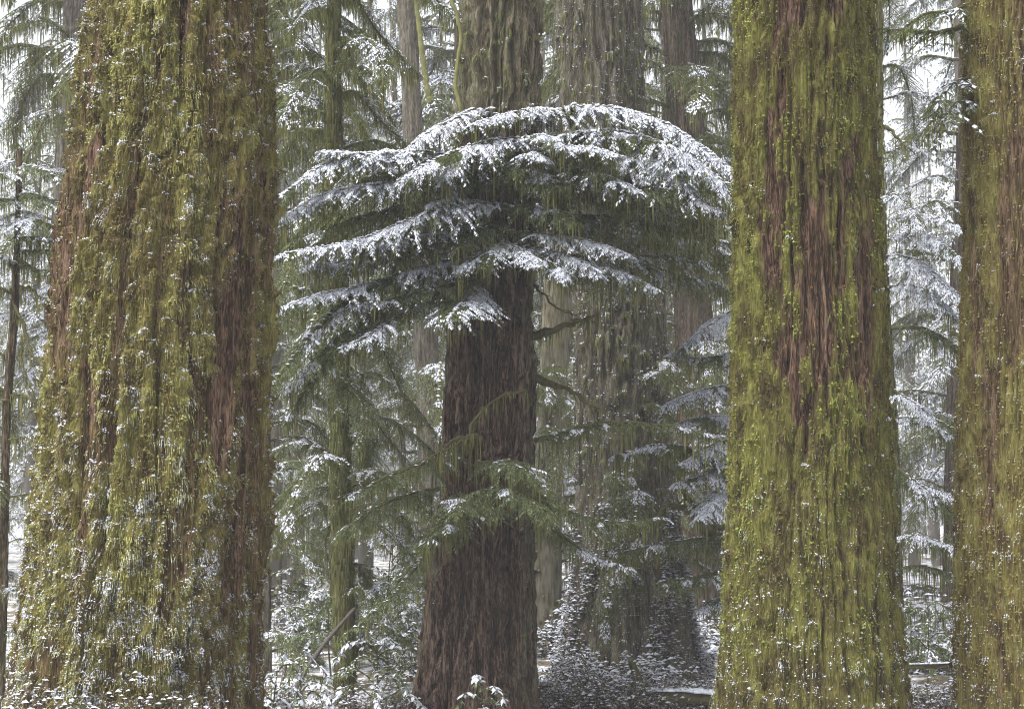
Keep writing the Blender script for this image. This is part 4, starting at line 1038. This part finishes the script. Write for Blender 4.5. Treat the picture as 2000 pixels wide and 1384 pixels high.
FP = [far_proto(900, 24, .5, .15, 4.2, 70), far_proto(901, 28, .36, .3, 4.6, 74), far_proto(902, 20, .2, .5, 3.8, 70), far_proto(903, 26, .9, .05, 4.0, 70)]
rf = np.random.default_rng(5)
FAR_LABEL = ["hazy snow-laden conifer", "tall greyish conifer", "olive moss-hung conifer", "pale frosted conifer"]
GAPS = [(200, "beyond the pale grey trunk"), (560, "hidden behind the huge olive trunk"), (780, "beyond the slender mossy trunk"), (1000, "beyond the dark umbrella hemlock"),
        (1300, "beyond the leaning snow-flecked trunk"), (1570, "behind the bright green giant"), (1850, "beyond the two right-hand giants"), (9999, "behind the olive-brown edge giant")]
def far_tree(px, Y, k, s):
    x = (px - 1000) / FPX * Y
    gap = next((g for lim, g in GAPS if px < lim), GAPS[-1][1])
    lb = FAR_LABEL[k] + (", deepest rows, " if Y > 78 else ", nearer rows, ") + gap
    o = thing("misty_conifer_tree", lb, "tree", lb)
    o.location = (x, Y, float(gz(x, Y)) - .1)
    o.rotation_euler = (0, 0, rf.uniform(0, 6.28)); o.scale = (s, s, s * rf.uniform(.95, 1.1))
    link("trunk", FP[k][1], o); link("crown", FP[k][0], o)
n = 0
for row, (Y, step) in enumerate([(47, 400), (58, 310), (70, 230), (84, 185), (100, 150), (120, 125), (145, 110)]):
    px = -160 + (row % 2) * step * .5
    while px < 2200:
        fx = px + rf.uniform(-.3, .3) * step
        bright = fx < 230 or 1620 < fx < 1960                      # the two gaps where pale snowy crowns stand
        kk = int(rf.integers(4))
        if not (bright and Y < 54): far_tree(fx, Y + rf.uniform(-4, 4), (3 if rf.random() < .7 else 0) if bright else kk, rf.uniform(.8, 1.2))
        px += step

for k in range(14):
    far_tree((-900 + 95 * k) if k < 7 else (2260 + 95 * (k - 7)), 62 + (k * 13) % 40, k % 4, rf.uniform(.9, 1.2))

# ---- unseen wood added round behind the camera to block low sky light: one mass
def added_shade_wood():
    rg = np.random.default_rng(404)
    shapes = []
    for v in range(3):
        a = Acc()
        for k in range(24):
            f = (k + rg.random()) / 24
            z = 2.0 + 24 * f; ln = 4.6 * (1 - .7 * f) * rg.uniform(.7, 1.1); az = rg.uniform(0, 6.283)
            d = np.array((math.cos(az), math.sin(az), 0)); p0 = np.array((0, 0, z))
            join(a, bough([p0, p0 + d * ln * .35, p0 + d * ln * .7 - Z * .2 * ln, p0 + d * ln - Z * .5 * ln], ln * .38, .3, .1, .05, seed=4000 + v * 60 + k, spacing=.55, sub=.5, blade=.8, bw=.36, snow_h=.03, moss_len=.5, moss_w=4))
        tube(a, np.stack([np.zeros(8), np.zeros(8), np.linspace(-.5, 27, 8)], -1), np.linspace(.45, .05, 8), 8, .5)
        shapes.append(a)
    acc = Acc()
    n = 0
    for _ in range(4000):
        if n >= 32: break
        r = rg.uniform(19, 44); a_ = rg.uniform(0, 6.283); x, y = r * math.cos(a_), 12 + r * math.sin(a_)
        if y > 0 and abs(x) < 0.268 * y * 1.2 + 7: continue
        if y > 46: continue
        n += 1
        src = shapes[n % 3]; sc = rg.uniform(.85, 1.15); c_, s_ = math.cos(a_ * 7), math.sin(a_ * 7); off = np.array((x, y, float(gz(x, y))))
        base = acc.n
        for v, t in zip(src.v, src.tint):
            w = np.stack([v[:, 0] * c_ - v[:, 1] * s_, v[:, 0] * s_ + v[:, 1] * c_, v[:, 2]], -1) * sc + off
            acc.v.append(w); acc.tint.append(t); acc.n += len(v)
        for q, m in zip(src.q, src.qm): acc.q.append(q + base); acc.qm.append(m)
        for q, m in zip(src.t, src.tm): acc.t.append(q + base); acc.tm.append(m)
    link("added_shade_wood", acc.mesh("added_shade_wood", MATS4F), kind="stuff")
added_shade_wood()

# ================================================================== undergrowth
M_leaf = tint_mat("shrub_leaves", [(0.1, (.075, .052, .050)), (.4, (.13, .105, .075)), (.65, (.15, .155, .085)), (.9, (.26, .20, .19))], .7, 5, .3, .2)
def shrub(label, pos, rx, ry, h, n, seed, snow=.55, leaf=.06, group="snowy shrubs on the forest floor"):
    rg = np.random.default_rng(seed)
    o = thing("snowy_shrub", label, "shrub", group)
    z0 = float(gz(pos[0], pos[1]))
    a = rg.uniform(0, 6.283, n); el = np.arcsin(rg.uniform(0, 1, n)); q = rg.uniform(.45, 1.0, n) * (0.25 + 1.5 * fbm(np.cos(a) * 2.6 + 5, np.sin(a) * 2.6, el * 3.5, seed, 3))
    p = np.stack([pos[0] + rx * np.cos(a) * np.cos(el) * q, pos[1] + ry * np.sin(a) * np.cos(el) * q, z0 + h * np.sin(el) * q], -1)
    st = Acc()
    for k in range(26):
        e = p[k]; b = np.array((pos[0] + (e[0] - pos[0]) * .3, pos[1] + (e[1] - pos[1]) * .3, z0 - .1))
        tube(st, catmull([b, (b + e) / 2 + rg.normal(0, .06, 3), e], 6), np.linspace(.012, .004, 6), 4, .3)
    stem = link("stem", st.mesh("stem", M_limb, True), o)
    d = unit(np.stack([rg.normal(0, 1, n), rg.normal(0, 1, n), rg.normal(-.25, .35, n)], -1))
    lt = unit(np.cross(d, Z)); l = leaf * rg.uniform(.6, 1.5, n); w = l * .45
    v = np.stack([p, p + d * (l * .5)[:, None] + lt * (w / 2)[:, None], p + d * l[:, None] - Z * (l * .2)[:, None], p + d * (l * .5)[:, None] - lt * (w / 2)[:, None]], 1)
    lf = Acc(); lf.add(v, quads=np.arange(n)[:, None] * 4 + np.array([[0, 1, 2, 3]]), tint=np.repeat(rg.random(n), 4))
    link("leaves", lf.mesh("leaves", M_leaf), o, "stuff")
    c = rg.random(n) < snow * (0.4 + .9 * noise(p[:, 0] * 4, p[:, 1] * 4, p[:, 2] * 4, seed))
    sn = Acc(); flecks(sn, p[c] + d[c] * (l[c] * .45)[:, None] + Z * .008, l[c] * rg.uniform(.25, .55, int(c.sum())), rg, .55)
    if not sn.empty(): link("snow", sn.mesh("snow", M_snow, True), o, "stuff")
    return o
def at(px, Y): return ((px - 1000) / FPX * Y, Y)
def climbing_leaves(t, n, ztop, seed, leaf=.075, snow=.5):
    rg = np.random.default_rng(seed)
    i = rg.integers(0, t.nf, n * 4); z = t.zs[0] + (ztop - t.zs[0]) * rg.random(n * 4) ** 1.7
    j = np.clip(np.searchsorted(t.zs, z), 1, len(t.zs) - 1)
    nn = fbm(t.bx[j, i] * 3.5, t.by[j, i] * 3.5, z * 1.1, seed, 3)
    kp = nn > 0.44 + 0.12 * sstep(t.zs[0] + 1.2, ztop, z)
    i, j = i[kp][:n], j[kp][:n]; m = len(i); th = t.th[i]
    nrm = np.stack([np.cos(th), np.sin(th), 0 * th], -1)
    low = sstep(t.zs[0] + 1.9, t.zs[0] + .3, t.zs[j])
    p = t.V[j, i] + nrm * (0.02 + rg.random(m) * (0.04 + 0.10 * low))[:, None]
    d = unit(np.stack([rg.normal(0, 1, m), rg.normal(0, 1, m), rg.normal(-.45, .4, m)], -1) + nrm * .8)
    lt = unit(np.cross(d, Z)); l = leaf * rg.uniform(.5, 1.4, m); w = l * .5
    v = np.stack([p, p + d * (l * .5)[:, None] + lt * (w / 2)[:, None], p + d * l[:, None] - Z * (l * .2)[:, None], p + d * (l * .5)[:, None] - lt * (w / 2)[:, None]], 1)
    a = Acc(); a.add(v, quads=np.arange(m)[:, None] * 4 + np.array([[0, 1, 2, 3]]), tint=np.repeat(rg.random(m), 4))
    link("climbing_leaves", a.mesh("climbing_leaves", M_leaf), t.ob, "stuff")
    c = rg.random(m) < snow * (.35 + 1.1 * noise(p[:, 0] * 5, p[:, 1] * 5, p[:, 2] * 5, seed))
    q = Acc(); flecks(q, p[c] + d[c] * (l[c] * .45)[:, None] + Z * .006, l[c] * rg.uniform(.25, .5, int(c.sum())), rg, .6)
    link("leaf_snow", q.mesh("leaf_snow", M_snow, True), t.ob, "stuff")
climbing_leaves(t5, 8000, 2.7, 5, snow=.8, leaf=.06)
shrub("low snow-covered leaf heap under the mossy broken snag", at(1245, 26.7), .9, .4, .55, 2200, 12, snow=.8, leaf=.08)
shrub("low snowy bush on the dark hemlock's right-hand side by its roots", at(1120, 26.4), .5, .5, .7, 1600, 4)
shrub("snow-caked brush piled over the huge olive trunk's swollen base", at(265, 16.6), 1.15, .45, .7, 3500, 5, snow=.2, leaf=.05)
shrub("scrubby snow-dusted brush left of the huge olive trunk's foot", at(40, 16.8), .6, .4, .7, 1800, 6, snow=.35, leaf=.05)
for k, px in enumerate((1075, 1150, 1225, 1300, 1375, 1770, 1840, 560, 690, 775)):
    gap = next(g for lim, g in GAPS if px < lim)
    shrub("dense low green-brown brush hiding the ground " + gap, at(px, 25.6 if px > 1000 else 24.8), .55, .4, .5, 1500, 700 + k, snow=.22, leaf=.05, group="dense low brush " + gap)
rs = np.random.default_rng(8)
for k in range(26):
    px = rs.uniform(480, 1950); Y = rs.uniform(28, 46)
    gap = next(g for lim, g in GAPS if px < lim)
    shrub("low snowy bush on the forest floor " + gap, at(px, Y), rs.uniform(.5, 1.1), rs.uniform(.4, .8), rs.uniform(.5, 1.1), 900, 40 + k, leaf=.10, group="low snowy bushes " + gap)

def sapling(label, px, Y, h, nb, seed, snow=.5, L=.16, group=None):
    rg = np.random.default_rng(seed)
    x, y = at(px, Y); z0 = float(gz(x, y))
    o = thing("sapling", label, "sapling", group)
    a = Acc(); top = np.array((x + rg.uniform(-.1, .1), y, z0 + h)); b = np.array((x, y, z0 - .1))
    tube(a, catmull([b, (b + top) / 2 + rg.normal(0, .04, 3), top], 10), np.linspace(.018, .005, 10), 5, .3)
    link("stem", a.mesh("stem", M_limb, True), o)
    for k in range(nb):
        f = .25 + .75 * (k + .5) / nb; p0 = b + (top - b) * f
        az = k * 2.4 + rg.uniform(-.4, .4); ln = h * .55 * (1.15 - f * .75) * rg.uniform(.8, 1.2)
        d = np.array((math.cos(az), math.sin(az), 0))
        pts = [p0, p0 + d * ln * .4 + Z * ln * .26, p0 + d * ln * .75 + Z * ln * .16, p0 + d * ln - Z * ln * .18]
        bough_parts(o, bough(pts, L * ln, snow, .1, .008, .4, .05, .045, .075, .02, seed=seed * 50 + k, frost=.4), "frond")
    return o
sapling("snowy little cedar with arching fronds at the slender mossy trunk's foot", 735, 24.0, 1.35, 15, 1, .75, .17)
sapling("small snowy cedar with feathery fronds beside the leaning pole", 600, 23.5, 1.0, 12, 2, .7, .17)
sapling("short sapling with sparse green fronds before the dark hemlock's roots", 950, 22.5, .75, 8, 3, .4, .17)
sapling("low snowy seedling near the huge olive trunk's straight side", 530, 20.0, .85, 9, 4, .7, .17)
sapling("young sapling with frosted fronds just below the umbrella's left side", 760, 27.5, 2.3, 16, 5, .5, .17)

rb = np.random.default_rng(91)
for k in range(16):
    px = [rb.uniform(535, 830), rb.uniform(1745, 1880)][[0, 1, 0][k % 3]]; Y = rb.uniform(26.5, 36)
    gap = next(g for lim, g in GAPS if px < lim)
    sapling("knee-high to head-high frosted sapling in the brush " + gap, px, Y, rb.uniform(.7, 1.8), 11, 20 + k, .4, .22, "frosted saplings in the brush " + gap)

def fern(label, px, Y, nf, ln, seed, snow=.45, group="snowy ferns below the huge olive trunk"):
    rg = np.random.default_rng(seed)
    x, y = at(px, Y); b = np.array((x, y, float(gz(x, y)) - .02))
    o = thing("sword_fern", label, "fern", group)
    for k in range(nf):
        az = k * 2.4 + rg.uniform(-.3, .3); l_ = ln * rg.uniform(.75, 1.15); e = rg.uniform(.55, 1.1)
        d = np.array((math.cos(az), math.sin(az), 0))
        pts = [b, b + d * l_ * .25 + Z * l_ * .5 * e, b + d * l_ * .6 + Z * l_ * .68 * e, b + d * l_ * .95 + Z * l_ * .5 * e]
        bough_parts(o, bough(pts, .10, snow, 0, .006, .35, .024, .05, .04, .014, seed=seed * 40 + k, frost=.35, wide=1.6), "frond")
    return o
for k, (px, Y, l_) in enumerate([(30, 16.0, .85), (120, 15.9, .8), (215, 15.8, .9), (300, 15.9, .8), (385, 15.9, .9), (470, 16.2, .8)]):
    fern("arching fern with snow-dusted fronds in the row below the huge olive trunk", px, Y, 13, l_, 60 + k)

def log(name, label, a, b, r, seed, snow=True, mat=None, cat="log"):
    rg = np.random.default_rng(seed)
    o = thing(name, label, cat)
    p = catmull([a, (a + b) / 2 + rg.normal(0, .05, 3), b], 24)
    t = Acc(); tube(t, p, np.linspace(r, r * .7, 24), 12, .6, 0, .25, rg)
    lg = link("trunk", t.mesh("trunk", mat or M_limb, True), o)
    if snow:
        s = Acc(); n = 420
        i = rg.integers(0, 24, n); q = p[i] + rg.normal(0, .04, (n, 3)) * np.array((1.6, .8, 0)); q[:, 2] = p[i][:, 2] + r * .92
        lumps(s, q, rg.uniform(.03, .07, n) * min(1, r / .1), rg, .5)
        link("snow", s.mesh("snow", M_snow, True), o, "stuff")
    return o
def gp(px, Y, dz): x, y = at(px, Y); return np.array((x, y, float(gz(x, y)) + dz))
log("fallen_log", "snow-topped fallen log lying between leaning trunk and green giant", gp(1290, 25.5, .16), gp(1420, 25.2, .2), .10, 1)
log("fallen_log", "snow-topped fallen log just right of the dark hemlock's roots", gp(1040, 26.6, .14), gp(1130, 26.4, .14), .10, 2)
log("fallen_branch", "pale snow-covered bent branch low between the right-hand giants", P(1765, 1302, 24), P(1880, 1300, 23.6), .035, 3, cat="branch")
log("leaning_pole", "dark dead pole leaning diagonally against the slender mossy trunk", gp(548, 25.0, -.05), P(692, 1188, 25.6), .035, 4, snow=False, cat="pole", mat=M_farbark)
log("snag", "short upright broken dark stick beside the leaning pole", gp(556, 25.2, -.05), P(560, 1290, 25.2), .03, 5, snow=False, cat="stick", mat=M_farbark)
log("mossy_snag", "mossy broken snag sticking up out of the snowy leaf heap", P(1285, 1420, 25.9), P(1232, 1288, 26.0), .07, 6, snow=False, cat="snag")

def vine(label, pts, Y, r, seed):
    rg = np.random.default_rng(seed)
    p = catmull(PP(pts, Y), 50) + rg.normal(0, .006, (50, 3))
    a = Acc(); tube(a, p, np.full(50, r), 6, .8, 0, .5, rg)
    o = link("vine", a.mesh("vine", M_strand, True)); o["label"] = label; o["category"] = "vine"
vine("wavy pale moss-covered vine hanging beside the hemlock's upper trunk", [(870, -60, 0), (886, 10, 0), (900, 70, 0), (893, 130, 0), (889, 170, 0), (900, 215, 0), (905, 260, .1)], 24.6, .03, 1)
vine("thin dangling mossy vine hooking off the smooth grey-brown leaning trunk", [(806, -60, 0), (815, 20, 0), (823, 90, 0), (832, 160, 0), (840, 200, 0)], 39.4, .06, 2)

# ================================================================== cold mist in the wood
def haze():
    a = Acc()
    x, y0, y1, z0, z1 = 640, -610, 660, -1.6, 34.0
    v = [(-x, y0, z0), (x, y0, z0), (x, y1, z0), (-x, y1, z0), (-x, y0, z1), (x, y0, z1), (x, y1, z1), (-x, y1, z1)]
    a.add(v, quads=[(0, 3, 2, 1), (4, 5, 6, 7), (0, 1, 5, 4), (1, 2, 6, 5), (2, 3, 7, 6), (3, 0, 4, 7)])
    m = bpy.data.materials.new("mist"); m.use_nodes = True
    nt = m.node_tree; nt.nodes.clear()
    out = nt.nodes.new("ShaderNodeOutputMaterial"); vol = nt.nodes.new("ShaderNodeVolumePrincipled")
    vol.inputs['Color'].default_value = (.97, .98, 1.0, 1); vol.inputs['Density'].default_value = 0.0010
    nt.links.new(vol.outputs[0], out.inputs['Volume'])
    link("haze", a.mesh("haze", m), kind="stuff")
haze()
